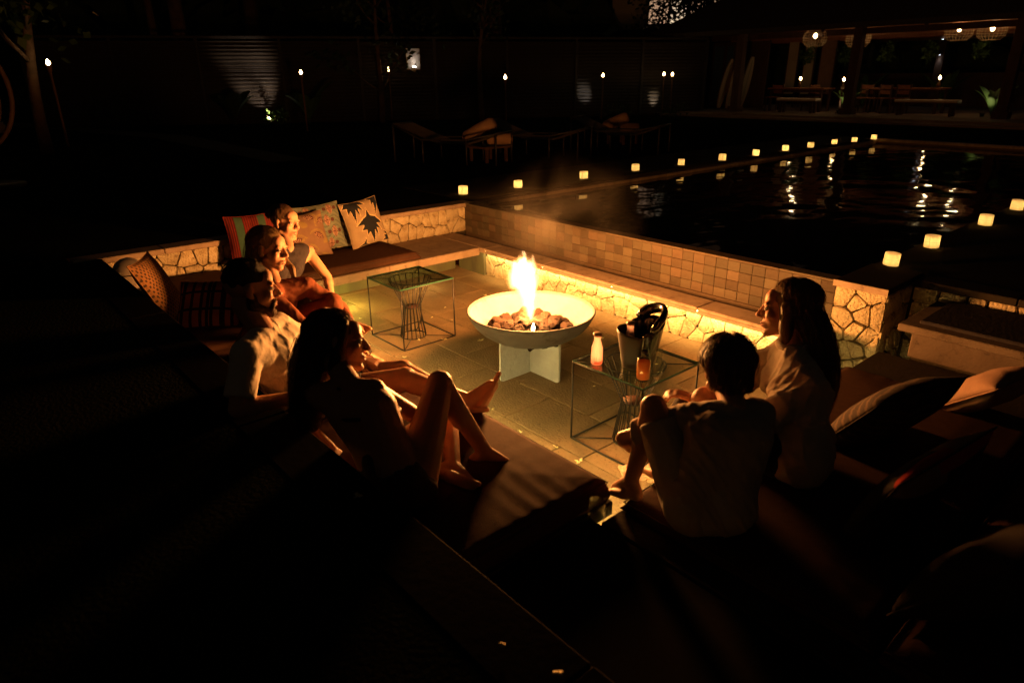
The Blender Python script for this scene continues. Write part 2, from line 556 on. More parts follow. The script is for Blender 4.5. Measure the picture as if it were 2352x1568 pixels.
wm = bpy.data.materials.new('pool_water')
wm.use_nodes = True
nt = wm.node_tree
b = nt.nodes['Principled BSDF']
b.inputs['Base Color'].default_value = (.002, .006, .008, 1)
b.inputs['Roughness'].default_value = .045
b.inputs['IOR'].default_value = 1.33
b.inputs['Specular IOR Level'].default_value = .5
tc = nt.nodes.new('ShaderNodeTexCoord')
mp = nt.nodes.new('ShaderNodeMapping'); mp.inputs['Scale'].default_value = (1.0, .55, 1)
nt.links.new(tc.outputs['Object'], mp.inputs[0])
n1 = nt.nodes.new('ShaderNodeTexNoise'); n1.inputs['Scale'].default_value = 1.9; n1.inputs['Detail'].default_value = 2
nt.links.new(mp.outputs[0], n1.inputs[0])
sb = nt.nodes.new('ShaderNodeVectorMath'); sb.operation = 'SUBTRACT'; sb.inputs[1].default_value = (-3.0, 8.6, 0)
nt.links.new(tc.outputs['Object'], sb.inputs[0])
ln = nt.nodes.new('ShaderNodeVectorMath'); ln.operation = 'LENGTH'
nt.links.new(sb.outputs[0], ln.inputs[0])
sn = nt.nodes.new('ShaderNodeMath'); sn.operation = 'MULTIPLY'; sn.inputs[1].default_value = 10
nt.links.new(ln.outputs['Value'], sn.inputs[0])
ss = nt.nodes.new('ShaderNodeMath'); ss.operation = 'SINE'
nt.links.new(sn.outputs[0], ss.inputs[0])
fall = nt.nodes.new('ShaderNodeMapRange'); fall.inputs['From Min'].default_value = .1; fall.inputs['From Max'].default_value = 2.2
fall.inputs['To Min'].default_value = .22; fall.inputs['To Max'].default_value = 0
nt.links.new(ln.outputs['Value'], fall.inputs['Value'])
ml = nt.nodes.new('ShaderNodeMath'); ml.operation = 'MULTIPLY'
nt.links.new(ss.outputs[0], ml.inputs[0]); nt.links.new(fall.outputs[0], ml.inputs[1])
ad = nt.nodes.new('ShaderNodeMath'); ad.operation = 'ADD'
nt.links.new(ml.outputs[0], ad.inputs[0]); nt.links.new(n1.outputs['Fac'], ad.inputs[1])
bp = nt.nodes.new('ShaderNodeBump'); bp.inputs['Strength'].default_value = .6; bp.inputs['Distance'].default_value = .03
nt.links.new(ad.outputs[0], bp.inputs['Height'])
nt.links.new(bp.outputs[0], b.inputs['Normal'])
w_ = MB()
w_.add([(-5.89, 4.40, .52), (-1.75, 4.40, .52), (-1.75, 15.4, .52), (-5.89, 15.4, .52)], [(0, 1, 2, 3)])
tag(w_.link('pool_water', wm), kind='structure')

# pool surround: inner faces and coping
pc = thing('pool_edge', 'long dark stone coping along the far side of the pool carrying a row of lanterns', 'pool edge', (-5.87, 9.8, .6))
slab_row(pc, 'coping_slab', -6.018, -5.885, 4.50, 15.3, .51, .556, .6, 1, MT['coping'])
MB().box(-6.01, -5.90, 4.45, 15.35, .2, .508).link('inner_face', MT['tile'], pc)
pe = thing('pool_edge', 'low stone edge closing the far end of the pool before the pavilion', 'pool edge', (-3.8, 15.45, .6))
slab_row(pe, 'coping_slab', -5.965, -1.6, 15.32, 15.545, .555, .606, .6, 0, MT['coping'])
MB().box(-5.79, -1.77, 15.36, 15.5, .2, .553).link('inner_face', MT['tile'], pe)

# ------------------------------------------------------------------ the sunken lounge
fl = MB()
fl.box(-5.60, -1.25, 1.5, 4.10, -.12, -.022)
floor = tag(fl.link('pit_floor', MT['mortar']), kind='structure')
R = random.Random(3)
sw, sh = .62, .42
ny = 7
for j in range(ny):
    off = [0, .31, .15, .45, .05, .36, .2][j]
    y0, y1 = 1.50 + j * .371, 1.50 + (j + 1) * .371
    x = -5.6 - off
    while x < -1.25:
        a, bq = max(x, -5.6), min(x + sw, -1.25)
        if bq - a > .05:
            dz = R.uniform(-.0015, .0015)
            mb = MB().box(a + .0024, bq - .0024, y0 + .0024, y1 - .0024, -.03, dz, bev=.003)
            mb.link('paving_slab', MT['paving'], floor)
        x += sw

# back-left cantilevered bench
bl = thing('stone_bench', 'cantilevered stone bench along the back left wall, with a lit void under its thick slab', 'bench', (-5.4, 2.7, 0))
slab_row(bl, 'seat_slab', -5.80, -5.06, .9, 3.985, .225, .30, 1.02, 1, MT['coping'], gap=.003)
MB().box(-5.70, -5.50, .9, 4.0, -.02, .223).link('base_wall', MT['plaster'], bl)
for (a, bq, m_) in ((1.5, 2.6, 'led_green'), (3.3, 3.45, 'led')):
    MB().box(-5.15, -5.125, a, bq, .2155, .2235).link('light_strip', MT[m_], bl)

# pool-side bench
ps = thing('stone_bench', 'long stone bench under the tiled pool wall, its pale boulder front glowing yellow', 'bench', (-3.3, 4.1, 0))
for i in range(5):
    a_, b_ = -5.80 + 4.06 * i / 5 + .0015, -5.80 + 4.06 * (i + 1) / 5 - .0015
    MB().box(a_, b_, 3.99, 4.215, .274, .30, bev=.005).box(a_, b_, 3.99, 4.004, .25, .2735, bev=.003).link('coping_slab', MT['coping'], ps)
MB().box(-5.50, -1.745, 4.106, 4.21, -.02, .273).link('core', MT['mortar'], ps)
stone_face(ps, (-5.08, 4.108, .0), (1, 0, 0), (0, 0, 1), 3.335, .268, .122, 11, depth=.030, joint=.006)
MB().box(-1.738, -1.722, 3.992, 4.213, -.02, .2985).link('end_panel', MT['coping'], ps)
MB().box(-5.50, -5.085, 4.05, 4.08, -.02, .272).link('stained_panel', MT['plaster'], ps)
MB().add([(-5.06, 4.0065, .256), (-1.75, 4.0065, .256), (-1.75, 4.018, .2715), (-5.06, 4.018, .2715)], [(3, 2, 1, 0)]).link('light_strip', MT['led'], ps)

# tiled pool wall
tw = thing('tiled_wall', 'pool end wall clad in small mottled brown square stone tiles above the bench', 'wall', (-3.7, 4.4, 0))
MB().box(-5.89, -1.76, 4.382, 4.50, -.02, .582).link('wall_core', MT['grout'], tw)
tme = []
tw_, th_ = .1005, .0745
nx = 40
R = random.Random(5)
for j in range(4):
    for i in range(nx):
        x0, z0 = -5.785 + i * tw_, .284 + j * th_
        mb = MB().box(-tw_ / 2 + .0010, tw_ / 2 - .0010, -.004, .010, -th_ / 2 + .0010, th_ / 2 - .0010, bev=.002)
        if len(tme) < 6: tme.append(mb.mesh('tile', (MT['tile'],)))
        me = tme[(i * 7 + j * 3) % len(tme)]
        mw = M4.Translation(V((x0 + tw_ / 2, 4.374 + R.uniform(-.0015, .0015), z0 + th_ / 2)))
        link('tile', me, None, tw, mw)
MB().box(-5.785, -1.765, 4.366, 4.381, .0, .281).link('gutter_face', MT['tile'], tw)
slab_row(tw, 'rim_slab', -5.775, -1.765, 4.362, 4.48, .5845, .60, .40, 0, MT['tile'], gap=.002, bev=.002)
gt = MB().box(-5.5, -1.5, 4.21, 4.37, .0, .02)
gt.link('gutter_floor', MT['mortar'], tw)

# back-left stone wall
bw = thing('stone_wall', 'low boulder wall with a thin coping behind the patterned pillows at the back left', 'wall', (-5.87, 2.5, 0))
MB().box(-5.95, -5.815, .70, 4.40, .1, .555).link('wall_core', MT['mortar'], bw)
stone_face(bw, (-5.814, .9, .30), (0, 1, 0), (0, 0, 1), 3.47, .258, .125, 21, depth=.028, joint=.007)
slab_row(bw, 'coping_slab', -5.962, -5.77, .70, 4.47, .558, .602, .62, 1, MT['coping'])

# near-left wall and bench (seen from above, mostly dark)
nw = thing('retaining_wall', 'dark rendered retaining wall running along the near side behind the sitting people', 'wall', (-2, .78, 0))
MB().box(-5.76, 2.6, .72, .865, -.02, .557).link('wall_core', MT['plaster'], nw)
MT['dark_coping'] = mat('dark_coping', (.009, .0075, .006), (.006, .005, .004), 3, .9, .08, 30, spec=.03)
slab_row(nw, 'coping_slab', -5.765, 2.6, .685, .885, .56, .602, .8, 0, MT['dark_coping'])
nb = thing('stone_bench', 'dark stone bench along the near side carrying the brown mattresses', 'bench', (-3.3, 1.3, 0))
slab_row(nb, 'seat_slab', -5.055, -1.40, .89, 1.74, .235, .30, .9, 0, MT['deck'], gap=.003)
MB().box(-5.48, -1.42, .89, 1.64, -.02, .233).link('base_wall', MT['plaster'], nb)
MB().box(-5.0, -1.45, 1.690, 1.712, .222, .2345).link('light_strip', MT['led_near'], nb)

# right-hand platform
rp = thing('stone_bench', 'broad dark stone platform at the right side of the sunken lounge', 'bench', (0, 2.3, 0))
slab_row(rp, 'seat_slab', -1.345, 2.6, 1.60, 4.10, .235, .30, .83, 1, MT['deck'], gap=.003)
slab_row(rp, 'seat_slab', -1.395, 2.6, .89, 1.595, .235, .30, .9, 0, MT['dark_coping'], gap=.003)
MB().box(-1.25, 2.6, .9, 4.1, -.02, .233).link('base_wall', MT['plaster'], rp)
MB().box(-1.325, -1.31, 1.75, 4.0, .224, .2345).link('light_strip', MT['led'], rp)

# stone pillar
pl = thing('stone_pillar', 'rough pale boulder pillar at the right end of the tiled wall beside the long haired woman', 'pillar', (-1.6, 4.5, 0))
MB().box(-1.74, -1.47, 4.40, 4.92, -.05, .566).link('pillar_core', MT['mortar'], pl)
stone_face(pl, (-1.765, 4.40, -.02), (1, 0, 0), (0, 0, 1), .325, .585, .118, 33, depth=.045, joint=.008)
stone_face(pl, (-1.472, 4.37, -.02), (0, 1, 0), (0, 0, 1), .50, .585, .14, 34, depth=.035, joint=.012)
slab_row(pl, 'coping_slab', -1.775, -1.435, 4.345, 4.93, .568, .612, .4, 1, MT['deck'])  # darker deck stone on top, painting it as unlit
MB().box(-1.775, -1.435, 4.338, 4.343, .57, .610).link('lit_coping_edge', MT['coping'], pl)  # pale strip standing in for the firelit front edge

# alcove at the far right
MT['coping_dim'] = mat('dimmed_coping', (.16, .115, .083), (.12, .085, .06), 7, .8, .35, 120, pits=(.08, .055, .04), pit_sc=14)  # copy of the coping, its colour dimmed for the poorly lit alcove
av = thing('stone_bench', 'raised stone bench with a shadowed left end in the alcove right of the boulder pillar', 'bench', (0, 4.3, .3))
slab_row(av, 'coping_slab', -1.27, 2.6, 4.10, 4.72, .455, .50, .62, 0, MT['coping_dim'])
MT['dim_stone'] = mat('dim_stone', (.13, .092, .066), (.095, .066, .047), 5, .85, .3, 60, pits=(.06, .042, .03), pit_sc=10)  # front stone dimmed in its colour likewise
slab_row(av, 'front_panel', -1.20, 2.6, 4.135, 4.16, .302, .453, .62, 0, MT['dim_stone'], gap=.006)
MB().box(-1.19, 2.6, 4.17, 4.7, .2, .45).link('core', MT['mortar'], av)
sp_ = MB().box(-1.18, 2.4, 4.165, 4.70, .502, .525, bev=.01).link('seat_pad', MT['black_cloth'])  # black sheet added so the bench top stays dark
tag(sp_, 'thin black pad added to darken the raised alcove bench', 'seat pad')
aw = thing('stone_wall', 'shadowed boulder wall at the back of the alcove by the near lanterns', 'wall', (0.3, 4.8, 0))
MB().box(-1.46, 2.6, 4.775, 4.925, -.05, .556).link('wall_core', MT['mortar'], aw)
stone_face(aw, (-1.42, 4.774, .46), (1, 0, 0), (0, 0, 1), 3.2, .10, .17, 44, depth=.03, joint=.012)
stone_face(aw, (-1.42, 4.774, .05), (1, 0, 0), (0, 0, 1), .22, .41, .15, 45, depth=.03, joint=.012)
slab_row(aw, 'coping_slab', -1.43, 2.6, 4.73, 4.93, .558, .604, .62, 0, MT['deck'])  # darker deck stone again, painting the coping as unlit

# ------------------------------------------------------------------ fire bowl
FB = V((-3.03, 2.80, 0))
fb = thing('fire_bowl', 'wide pale steel fire bowl on a crossed grey plate stand, flame burning in it', 'fire pit', FB)
prof = []
RB, ZR, ZB = .415, .432, .212
outer, inner = [], []
for i in range(15):
    t = i / 14
    r = RB * math.sin(t * math.pi / 2 * .92) / math.sin(math.pi / 2 * .92)
    z = ZB + (ZR - ZB) * (1 - math.cos(t * math.pi / 2 * .92)) / (1 - math.cos(math.pi / 2 * .92))
    outer.append((max(r, .002), z))
    inner.append((max(r - .007, .001), z + .009))
bm_ = MB().lathe(outer + list(reversed(inner)), 64, capb=True, capt=True)
bm_.link('bowl', MT['bowl'], fb, at(fb))
ring = MB().tube([(RB * math.cos(a), RB * math.sin(a), ZR + .004) for a in [2 * math.pi * k / 64 for k in range(64)]], .0075, 8, closed=True)
ring.link('rim', MT['bowl'], fb, at(fb))
for k in range(2):
    mb = MB()
    h = .272
    def bz(r): # underside of the bowl at radius r
        for (ra, za), (rb_, zb_) in zip(outer, outer[1:]):
            if ra <= r <= rb_: return za + (zb_ - za) * (r - ra) / (rb_ - ra)
        return ZB
    prof2 = [(-h + .02, 0), (h - .02, 0), (h - .006, .006), (h, .02), (h, bz(h) - .002)] + [(x, bz(abs(x)) - .002) for x in (.2, .14, .08, 0, -.08, -.14, -.2)] + [(-h, bz(h) - .002), (-h, .02), (-h + .006, .006)]
    t = .007
    n = len(prof2)
    vs = [(x, -t, z) for x, z in prof2] + [(x, t, z) for x, z in prof2]
    fs = [tuple(range(n)), tuple(reversed(range(n, 2 * n)))] + [(i, i + n, (i + 1) % n + n, (i + 1) % n) for i in range(n)]
    mb.add(vs, fs)
    mb.link('stand_plate', MT['leg'], fb, at(fb) @ M4.Translation(V((0, 0, 0.001 + .0006 * k))) @ M4.Rotation(k * math.pi / 2, 4, 'Z'))
weld = MB()
R = random.Random(8)
for sx, sy in ((1, -1), (-1, -1), (1, 1), (-1, 1)):
    weld.tube([(sx * .009, sy * .009, .01 + .02 * i) for i in range(10)], .005, 6)
weld.link('weld_bead', MT['leg'], fb, at(fb))


def ico(sub=2):
    import bmesh
    bm = bmesh.new()
    bmesh.ops.create_icosphere(bm, subdivisions=sub, radius=1)
    vs = [v.co.copy() for v in bm.verts]
    fs = [tuple(v.index for v in f.verts) for f in bm.faces]
    bm.free()
    return vs, fs


IV3, IF3 = ico(3)
IV2, IF2 = ico(2)
rock_me = []
for k in range(8):
    R = random.Random(50 + k)
    off = V((R.uniform(0, 50), R.uniform(0, 50), R.uniform(0, 50)))
    s = V((R.uniform(.8, 1.2), R.uniform(.8, 1.2), R.uniform(.7, .95)))
    vs = []
    for p in IV3:
        f = 1 + .33 * mnoise.noise(p * 1.3 + off) + .16 * mnoise.noise(p * 3.1 + off) + .09 * mnoise.noise(p * 7 + off)
        vs.append(V((p.x * s.x, p.y * s.y, p.z * s.z)) * f)
    rock_me.append(MB().add(vs, IF3, 0, False).mesh('lava_rock', (MT['rock'],)))
R = random.Random(12)
spots = []
for ringr, cnt, zz, size in ((.235, 15, .305, .047), (.15, 10, .318, .054), (.07, 5, .335, .055), (.12, 4, .365, .045)):
    for k in range(cnt):
        a = 2 * math.pi * (k + R.uniform(-.3, .3)) / cnt
        spots.append((ringr * math.cos(a), ringr * math.sin(a), zz + R.uniform(-.006, .01), size * R.uniform(.8, 1.25)))
for i, (x, y, z, s) in enumerate(spots):
    mw = M4.Translation(FB + V((x, y, z))) @ M4.Rotation(R.uniform(0, 6), 4, 'Z') @ M4.Rotation(R.uniform(0, 6), 4, 'X') @ M4.Scale(s, 4)
    o = link('lava_rock', rock_me[i % 8], None, None, mw)
    tag(o, 'rough red brown lava rock heaped in the fire bowl', 'rock', 'lava rocks heaped in the fire bowl')

# the flame: a glowing gas volume inside a hull of tongues
fm = bpy.data.materials.new('flame_gas')
fm.use_nodes = True
nt = fm.node_tree
nt.nodes.clear()
o = nt.nodes.new('ShaderNodeOutputMaterial')
em = nt.nodes.new('ShaderNodeEmission')
nt.links.new(em.outputs[0], o.inputs['Volume'])
tc = nt.nodes.new('ShaderNodeTexCoord')
sx = nt.nodes.new('ShaderNodeSeparateXYZ')
noi = nt.nodes.new('ShaderNodeTexNoise'); noi.inputs['Scale'].default_value = 10; noi.inputs['Detail'].default_value = 5; noi.inputs['Roughness'].default_value = .6
mpn = nt.nodes.new('ShaderNodeMapping'); mpn.inputs['Scale'].default_value = (1, 1, .42); mpn.inputs['Location'].default_value = (3.1, 1.7, 0.4)
nt.links.new(tc.outputs['Object'], mpn.inputs[0]); nt.links.new(mpn.outputs[0], noi.inputs[0])
dv = nt.nodes.new('ShaderNodeVectorMath'); dv.operation = 'SUBTRACT'; dv.inputs[1].default_value = (.5, .5, .5)
nt.links.new(noi.outputs['Color'], dv.inputs[0])
dsc = nt.nodes.new('ShaderNodeVectorMath'); dsc.operation = 'SCALE'
nt.links.new(dv.outputs[0], dsc.inputs[0])
sepz = nt.nodes.new('ShaderNodeSeparateXYZ'); nt.links.new(tc.outputs['Object'], sepz.inputs[0])
amp = nt.nodes.new('ShaderNodeMapRange'); amp.inputs['From Min'].default_value = 0; amp.inputs['From Max'].default_value = .45
amp.inputs['To Min'].default_value = .02; amp.inputs['To Max'].default_value = .36
nt.links.new(sepz.outputs['Z'], amp.inputs['Value']); nt.links.new(amp.outputs[0], dsc.inputs['Scale'])
av_ = nt.nodes.new('ShaderNodeVectorMath'); av_.operation = 'ADD'
nt.links.new(tc.outputs['Object'], av_.inputs[0]); nt.links.new(dsc.outputs[0], av_.inputs[1])
nt.links.new(av_.outputs[0], sx.inputs[0])
# radius profile along the height
cr = nt.nodes.new('ShaderNodeFloatCurve')
zs = nt.nodes.new('ShaderNodeMapRange'); zs.inputs['From Min'].default_value = -.02; zs.inputs['From Max'].default_value = .46
nt.links.new(sx.outputs['Z'], zs.inputs['Value'])
nt.links.new(zs.outputs[0], cr.inputs['Value'])
cv = cr.mapping.curves[0]
ptsc = [(0, .13), (.12, .20), (.3, .34), (.48, .46), (.62, .72), (.76, .74), (.9, .42), (1, .0)]
cv.points[0].location = ptsc[0]; cv.points[1].location = ptsc[-1]
for q in ptsc[1:-1]: cv.points.new(*q)
cr.mapping.update()
rad = nt.nodes.new('ShaderNodeMath'); rad.operation = 'MULTIPLY'; rad.inputs[1].default_value = .165
nt.links.new(cr.outputs[0], rad.inputs[0])
xy = nt.nodes.new('ShaderNodeCombineXYZ')
# the flame leans slightly as it climbs
lean = nt.nodes.new('ShaderNodeMath'); lean.operation = 'MULTIPLY_ADD'; lean.inputs[1].default_value = .10
nt.links.new(sx.outputs['Z'], lean.inputs[0]); nt.links.new(sx.outputs['X'], lean.inputs[2])
lean2 = nt.nodes.new('ShaderNodeMath'); lean2.operation = 'MULTIPLY_ADD'; lean2.inputs[1].default_value = .08
nt.links.new(sx.outputs['Z'], lean2.inputs[0]); nt.links.new(sx.outputs['Y'], lean2.inputs[2])
nt.links.new(lean.outputs[0], xy.inputs[0]); nt.links.new(lean2.outputs[0], xy.inputs[1])
le = nt.nodes.new('ShaderNodeVectorMath'); le.operation = 'LENGTH'
nt.links.new(xy.outputs[0], le.inputs[0])
dvd = nt.nodes.new('ShaderNodeMath'); dvd.operation = 'DIVIDE'
nt.links.new(le.outputs['Value'], dvd.inputs[0]); nt.links.new(rad.outputs[0], dvd.inputs[1])
ramp = nt.nodes.new('ShaderNodeMapRange'); ramp.interpolation_type = 'SMOOTHSTEP'
ramp.inputs['From Min'].default_value = 1.0; ramp.inputs['From Max'].default_value = .12
nt.links.new(dvd.outputs[0], ramp.inputs['Value'])
stg = nt.nodes.new('ShaderNodeMath'); stg.operation = 'MULTIPLY'; stg.inputs[1].default_value = 85
nt.links.new(ramp.outputs[0], stg.inputs[0])
nt.links.new(stg.outputs[0], em.inputs[1])
fcm = nt.nodes.new('ShaderNodeMix'); fcm.data_type = 'RGBA'
fcm.inputs[6].default_value = (1.0, .34, .06, 1); fcm.inputs[7].default_value = (1.0, .68, .30, 1)
nt.links.new(ramp.outputs[0], fcm.inputs[0]); nt.links.new(fcm.outputs[2], em.inputs[0])
hull = [(.03, -.03), (.06, .03), (.10, .10), (.14, .18), (.18, .26), (.20, .34), (.18, .43), (.12, .51), (.03, .57)]
hb = MB()
n = 20
vs, fs = [], []
for i, (r, z) in enumerate(hull):
    for k in range(n):
        a = 2 * math.pi * k / n
        q = 1 + .10 * math.sin(3 * a + z * 9) + .06 * math.sin(5 * a - z * 14)
        vs.append((r * q * math.cos(a) - .09 * z, r * q * math.sin(a) - .07 * z, z))
for i in range(len(hull) - 1):
    for k in range(n):
        fs.append((i * n + k, i * n + (k + 1) % n, (i + 1) * n + (k + 1) % n, (i + 1) * n + k))
fs.append(tuple(reversed(range(n)))); fs.append(tuple(range((len(hull) - 1) * n, len(hull) * n)))
hb.add(vs, fs, 0, True)
FP = FB + V((.0, .0, .345))
flo = hb.link('flame', fm, None, M4.Translation(FP))
tag(flo, 'tall white hot flame rising from the lava rocks in the steel bowl', 'flame')
point('flame_light', FP + V((-.01, -.01, .14)), FIRE_W * .30, FIRE_COL, flo, .09)
point('flame_light', FP + V((-.03, -.02, .27)), FIRE_W * .35, FIRE_COL, flo, .13)
point('flame_light', FP + V((-.04, -.03, .41)), FIRE_W * .35, FIRE_COL, flo, .11)
# a second small tongue between the front rocks
sf = MB()
sf.lathe([(.004, 0), (.014, .012), (.012, .03), (.004, .052), (.001, .06)], 10)
tag(sf.link('flame', MT['flame_small'], None, M4.Translation(FB + V((.125, -.095, .345)))), 'tiny blue white tongue of flame between the front lava rocks', 'flame')


# thin smoke drifting from the fire over the bench
sm_ = bpy.data.materials.new('fire_smoke')
sm_.use_nodes = True
nt = sm_.node_tree
nt.nodes.clear()
o = nt.nodes.new('ShaderNodeOutputMaterial')
vs_ = nt.nodes.new('ShaderNodeVolumePrincipled')
vs_.inputs['Color'].default_value = (.75, .68, .60, 1)
vs_.inputs['Anisotropy'].default_value = .2
nt.links.new(vs_.outputs[0], o.inputs['Volume'])
tc = nt.nodes.new('ShaderNodeTexCoord')
n_ = nt.nodes.new('ShaderNodeTexNoise'); n_.inputs['Scale'].default_value = 2.6; n_.inputs['Detail'].default_value = 3; n_.inputs['Distortion'].default_value = .8
nt.links.new(tc.outputs['Object'], n_.inputs[0])
r_ = nt.nodes.new('ShaderNodeMapRange'); r_.inputs['From Min'].default_value = .46; r_.inputs['From Max'].default_value = .75; r_.inputs['To Max'].default_value = 1
nt.links.new(n_.outputs['Fac'], r_.inputs['Value'])
ll = nt.nodes.new('ShaderNodeVectorMath'); ll.operation = 'MULTIPLY'; ll.inputs[1].default_value = (1 / .75, 1 / .75, 1 / .5)
nt.links.new(tc.outputs['Object'], ll.inputs[0])
l2 = nt.nodes.new('ShaderNodeVectorMath'); l2.operation = 'LENGTH'; nt.links.new(ll.outputs[0], l2.inputs[0])
r3 = nt.nodes.new('ShaderNodeMapRange'); r3.interpolation_type = 'SMOOTHSTEP'
r3.inputs['From Min'].default_value = 1; r3.inputs['From Max'].default_value = .1; r3.inputs['To Max'].default_value = .22
nt.links.new(l2.outputs['Value'], r3.inputs['Value'])
mm_ = nt.nodes.new('ShaderNodeMath'); mm_.operation = 'MULTIPLY'
nt.links.new(r_.outputs[0], mm_.inputs[0]); nt.links.new(r3.outputs[0], mm_.inputs[1]); nt.links.new(mm_.outputs[0], vs_.inputs['Density'])
sk = MB().add([V((p.x * .75, p.y * .75, p.z * .5)) for p in IV3], IF3, 0, True)
tag(sk.link('smoke', sm_, None, M4.Translation(V((-3.35, 3.35, .92)))), 'thin lit smoke drifting from the flame towards the tiled wall', 'smoke', kind='stuff')


# ------------------------------------------------------------------ wire side tables with glass tops
def side_table(loc, label):
    s, h = .46, .468
    t = thing('side_table', label, 'table', loc, 'wire side tables with glass tops')
    A = at(t)
    r = .0052
    hs = s / 2
    c4 = [(-hs, -hs), (hs, -hs), (hs, hs), (-hs, hs)]
    for x, y in c4:
        MB().tube([(x, y, .003), (x, y, h - .010)], r, 8).link('leg', MT['wire'], t, A)
    for zz in (.004, h - .010):
        f = MB()
        for i in range(4):
            f.tube([(*c4[i], zz), (*c4[(i + 1) % 4], zz)], r, 8)
        f.link('frame', MT['wire'], t, A)
    R1, R2, R3 = .158, .062, .098
    zm = .24
    for rr, zz in ((R1, h - .011), (R2, zm), (R3, .005)):
        MB().tube([(rr * math.cos(2 * math.pi * k / 40), rr * math.sin(2 * math.pi * k / 40), zz) for k in range(40)], .0035, 6, closed=True).link('ring', MT['wire'], t, A)
    for k in range(18):
        a = 2 * math.pi * k / 18
        c, s_ = math.cos(a), math.sin(a)
        MB().tube([(R1 * c, R1 * s_, h - .011), (R2 * c, R2 * s_, zm), (R3 * c, R3 * s_, .005)], .0034, 6).link('wire', MT['wire'], t, A)
    for x, y in c4:
        L = math.hypot(x, y)
        for rr, zz in ((R1, h - .011), (R3, .005)):
            MB().tube([(x, y, zz), (x / L * rr, y / L * rr, zz)], .0033, 6).link('brace', MT['wire'], t, A)
    MB().lathe([(R2 - .003, 0), (R2 - .003, .006)], 32).link('disc', MT['wood_disc'], t, A @ M4.Translation(V((0, 0, zm - .003))))
    g2 = MB().box(-hs - .004, hs + .004, -hs - .004, hs + .004, h - .0055, h + .0005)
    g2.mi = [1, 1, 1, 1, 0, 0]
    g2.link('glass_top', (MT['table_glass'], MT['glass_edge']), t, A)
    return t


side_table((-4.135, 2.58, 0), 'empty black wire cube table with a glass top, left of the fire bowl')
side_table((-1.985, 2.58, 0), 'black wire table with a glass top holding the ice bucket and the bottles')

# ------------------------------------------------------------------ bottles, ice bucket, glass
TZ = .4695
MT['pink'] = drink('pink_drink', (.95, .40, .33), .6)
MT['orange_drink'] = drink('orange_drink', (.80, .36, .13), .15)
MT['frosted'] = drink('frosted_pink_glass', (.93, .84, .86), .72)
MT['red_drink'] = drink('red_drink', (.55, .05, .03), .3)


def bottle(loc, label, R, H, neck, fill, fill_mat, cap=None, shoulder=.62, body=None):
    t = thing('bottle', label, 'bottle', loc, None)
    A = at(t)
    pr = [(R * .86, 0), (R, .006), (R, H * shoulder * .55), (R * .97, H * shoulder), (R * .80, H * (shoulder + .10)), (neck * 1.12, H * (shoulder + .2)), (neck, H * .86), (neck * 1.12, H * .88), (neck * 1.12, H)]
    inn = [(r - .0022, z + .0) for r, z in pr]
    inn[0] = (R * .84, .005); inn[1] = (R - .0022, .009)
    MB().lathe(pr + list(reversed(inn)), 28, capb=True, capt=True).link('glass_body', body or MT['glass'], t, A)
    if fill:
        fp = [(R - .0035, .010)] + [(min(R, r) - .0032, min(z, fill)) for r, z in pr if .012 < z < fill] + [(np.interp(fill, [z for r, z in pr], [r for r, z in pr]) - .0032, fill)]
        MB().lathe(fp, 28).link('drink', fill_mat, t, A)
    if cap:
        MB().lathe([(neck * 1.3, 0), (neck * 1.35, .003), (neck * 1.35, .012), (neck * 1.2, .015)], 24).link('cap', cap, t, A @ M4.Translation(V((0, 0, H - .010))))
    return t


bottle((-2.10, 2.405, TZ), 'clear milk bottle with a little pink drink and a cap at the table corner', .030, .165, .017, .022, MT['pink'], MT['cap'], .55, MT['frosted'])
bottle((-1.815, 2.425, TZ), 'flat topped bottle full of orange drink in front of the ice bucket', .036, .15, .0125, .098, MT['orange_drink'], MT['silver'], .66)
bottle((-1.785, 2.50, TZ), 'empty clear glass bottle beside the orange drink', .027, .15, .0155, 0, None, None, .55)

IB = V((-1.935, 2.53, TZ))
ib = thing('ice_bucket', 'brushed silver ice bucket with a tall glossy black handle shell', 'ice bucket', IB)
A = at(ib) @ M4.Rotation(math.radians(55), 4, 'Z')   # local +x points to the handle side
n = 48
def shell(ph0, ph1, rb, rt, zf, thick, mt_, name, seg=28):
    vs, fs = [], []
    J = 12
    for side in (0, 1):
        for i in range(seg + 1):
            ph = ph0 + (ph1 - ph0) * i / seg
            for j in range(J + 1):
                t = j / J
                top = zf(ph)
                z = top * t
                r = rb + (rt - rb) * (z / .2) ** .9 - (thick if side else 0)
                vs.append((r * math.cos(ph), r * math.sin(ph), z + (.004 if side and j == 0 else 0)))
    o2 = (seg + 1) * (J + 1)
    for i in range(seg):
        for j in range(J):
            a = i * (J + 1) + j
            q = (a, a + J + 1, a + J + 2, a + 1)
            fs.append(q); fs.append(tuple(reversed([x + o2 for x in q])))
        a = i * (J + 1) + J
        fs.append((a, a + J + 1, a + J + 1 + o2, a + o2))
        a = i * (J + 1)
        fs.append((a + o2, a + J + 1 + o2, a + J + 1, a))
    for i in (0, seg):
        for j in range(J):
            a = i * (J + 1) + j
            q = (a, a + 1, a + 1 + o2, a + o2)
            fs.append(q if i == 0 else tuple(reversed(q)))
    MB().add(vs, fs, 0, True).link(name, mt_, ib, A)
shell(math.radians(75), math.radians(285), .074, .112, lambda p: .195 + .012 * math.cos(p - math.pi), .003, MT['silver'], 'body')
shell(math.radians(-98), math.radians(98), .0770, .1160, lambda p: .20 + .055 * max(0, math.cos(p * .9)) ** .6, .010, MT['gloss_black'], 'handle_shell')
arch = []
for k in range(17):
    a = math.radians(-74 + 148 * k / 16)
    s = max(0, math.cos(a / math.radians(74) * math.pi / 2))
    arch.append((.118 * math.cos(a), .118 * math.sin(a), .225 + .080 * s ** .6))
MB().tube(arch, .027, 12, flat=.6).link('handle', MT['gloss_black'], ib, A)
